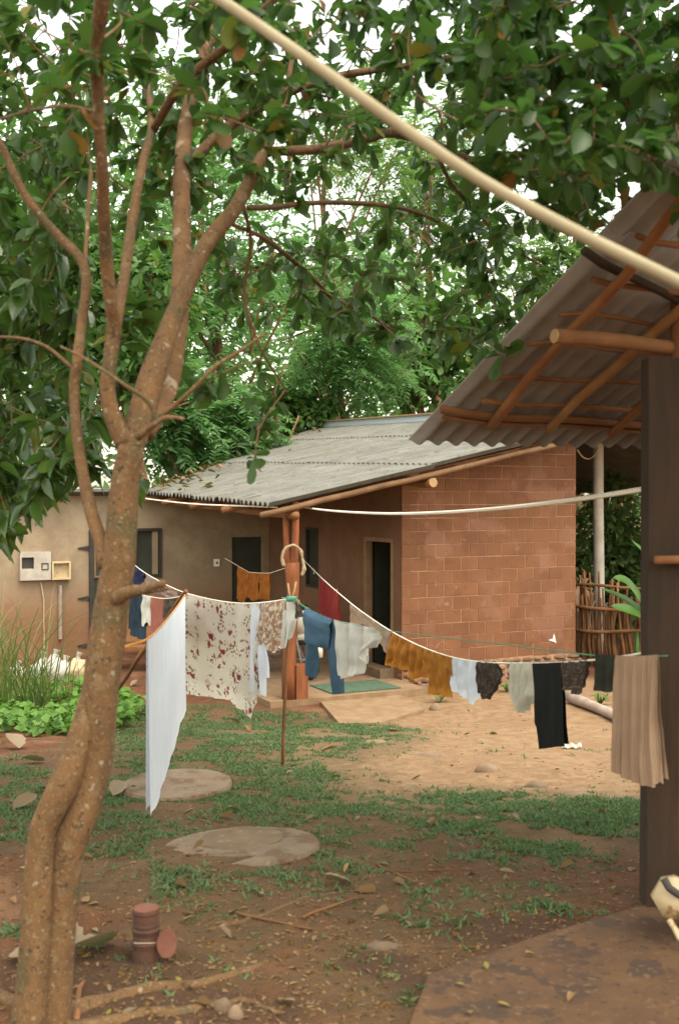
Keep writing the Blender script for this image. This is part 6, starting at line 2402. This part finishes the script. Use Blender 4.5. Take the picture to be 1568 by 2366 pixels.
# litter leaves on the roof along the hip
for i in range(95):
    t = random.uniform(3.5, 13.0) if i % 2 else random.uniform(4.8, 8.0)
    w = max(0.05, hip(t)) + abs(random.gauss(0, 0.6))
    if w > 6.7:
        continue
    p = H(w, t, roof_z(w, t) + 0.09)
    o = place('fallen_leaf', LEAF_DRY, Matrix.Translation(p) @ Matrix.Rotation(random.uniform(0, 6.28), 4, 'Z') @ Matrix.Rotation(random.uniform(-0.3, 0.3), 4, 'X') @ Matrix.Scale(random.uniform(0.08, 0.2), 4))
    zone = 'near the low left corner of the house roof' if t < 6.2 else ('along the far roof edge above the trunk fork' if t < 8.5 else 'high on the roof towards the ridge')
    tag(o, 'brown leaf lying ' + zone, 'leaf', 'leaves ' + zone)
# large bleached leaves at left
BIG = [(45, 1735, 0.30, 'big bleached dry leaf arched over at the left edge'), (105, 1765, 0.22, 'big pale dry leaf just left of the trunk'), (95, 1825, 0.26, 'big torn pale leaf flat on the weeds beside the trunk'), (30, 1870, 0.2, 'pinkish grey dry leaf on the dark weeds at left'),
       (190, 2178, 0.2, 'pale dry leaf lying between trunk and rusty pipe stub'), (262, 2180, 0.26, 'large curled tan leaf beside the rusty pipe stub'), (20, 2215, 0.2, 'tan dry leaf at the left edge beside the trunk base'), (262, 1845, 0.2, 'tan leaf lying between trunk and smaller concrete lid'),
       (810, 2055, 0.13, 'yellowish dry leaf below the larger concrete lid')]
BL = tri_mesh('large_dry_leaf', *leaf_shape([(0, .02), (.1, .14), (.22, .28), (.34, .27), (.46, .35), (.6, .31), (.74, .29), (.88, .17), (1, .02)], 0.6, -0.3), M['dry_grey'], True)
for i, (x, y, s, lab) in enumerate(BIG):
    p = G(x, y, 0.02)
    o = place('large_dry_leaf', BL, Matrix.Translation(p) @ Matrix.Rotation(i * 1.7 + 0.6, 4, 'Z') @ Matrix.Rotation(0.2, 4, 'Y') @ Matrix.Scale(s, 4))
    tag(o, lab, 'leaf')
# fallen sticks
ST = [((870, 2000), (960, 2045), .008, 'thin stick lying on the dirt right of the larger lid'), ((880, 2020), (1090, 2018), .005, 'long thin twig lying across the dirt before the grass band'), ((545, 2125), (720, 2160), .007, 'thin twig on the dirt below the larger lid'),
      ((1060, 2240), (1160, 2235), .01, 'dark stick lying by the slab edge'), ((175, 2350), (195, 2255), .014, 'short pale stick standing against the roots by the trunk'), ((700, 2130), (840, 2080), .008, 'brown stick slanting across the mud'),
      ((110, 1800), (195, 1715), .02, 'brown stick leaning on the trunk among big dry leaves')]
for (a, b, r_, lab) in ST:
    A, B = G(*a, 0.01), G(*b, 0.012)
    if 'leaning' in lab:
        B = P(195, 1695, 4.6)
        A = G(110, 1810)
    m_ = pole_between(A, B, r_, 7, 0.012, 7, r_ * 0.6)
    tag(m_.build('stick', M['stick'], None, A, smooth=True), lab, 'stick')


def litter():
    n = 9000
    pos = []
    while len(pos) < n:
        x, y = random.uniform(-60, 1560), random.uniform(1640, 2366)
        p = gp(x, y)
        if p.x > 0.2 and p.y < 4.8 and y > 2258 - (x - 990) * 0.33:
            continue
        pos.append((p.x, p.y, gz(p.x, p.y) + 0.004))
    pos = np.array(pos)
    dr_ = rand_dirs(n) * np.array([1, 1, 0.15])
    ls = RNG.uniform(0.008, 0.035, n)
    v, t_ = scatter(BLADE, pos, frames(dr_, RNG.normal(0, 0.4, (n, 3)) + np.array([0, 0, 1.0])), np.stack([ls * RNG.uniform(0.15, 0.6, n), ls, ls], axis=1))
    o = bpy.data.objects.new('leaf_litter', tri_mesh('leaf_litter', v, t_, M['dry_leaf']))
    COL.objects.link(o)
    stuff(o)
    o['label'] = 'fine dry plant litter scattered over the yard'
    o['category'] = 'litter'


litter()


def clods():
    n = 6000
    pos = []
    while len(pos) < n:
        x, y = random.uniform(-60, 1600), random.uniform(1600, 2366)
        p = gp(x, y)
        if (p.x > 0.2 and p.y < 4.8 and y > 2250 - (x - 990) * 0.33) or (y < 1850 and random.random() < 0.6):
            continue
        pos.append((p.x, p.y, gz(p.x, p.y) - 0.002))
    pos = np.array(pos)
    oct_ = (np.array([(1, 0, 0), (-0.9, 0.2, 0), (0.1, 1, 0), (0, -1, 0.1), (0.1, 0, 1), (0, 0, -1)], float),
            np.array([(0, 2, 4), (2, 1, 4), (1, 3, 4), (3, 0, 4), (2, 0, 5), (1, 2, 5), (3, 1, 5), (0, 3, 5)]))
    r_ = RNG.uniform(0.002, 0.009, n) * (1 + (RNG.uniform(0, 1, n) > 0.95) * 1.6)
    v, t_ = scatter(oct_, pos, frames(rand_dirs(n) * np.array([1, 1, 0.3]), RNG.normal(0, 0.3, (n, 3)) + np.array([0, 0, 1.0])),
                    np.stack([r_ * RNG.uniform(0.8, 1.8, n), r_, r_ * 0.6], axis=1))
    o = bpy.data.objects.new('soil_crumbs', tri_mesh('soil_crumbs', v, t_, M['crumb']))
    COL.objects.link(o)
    stuff(o)
    o['label'] = 'crumbs of soil and small pebbles over the bare yard'
    o['category'] = 'gravel'


clods()
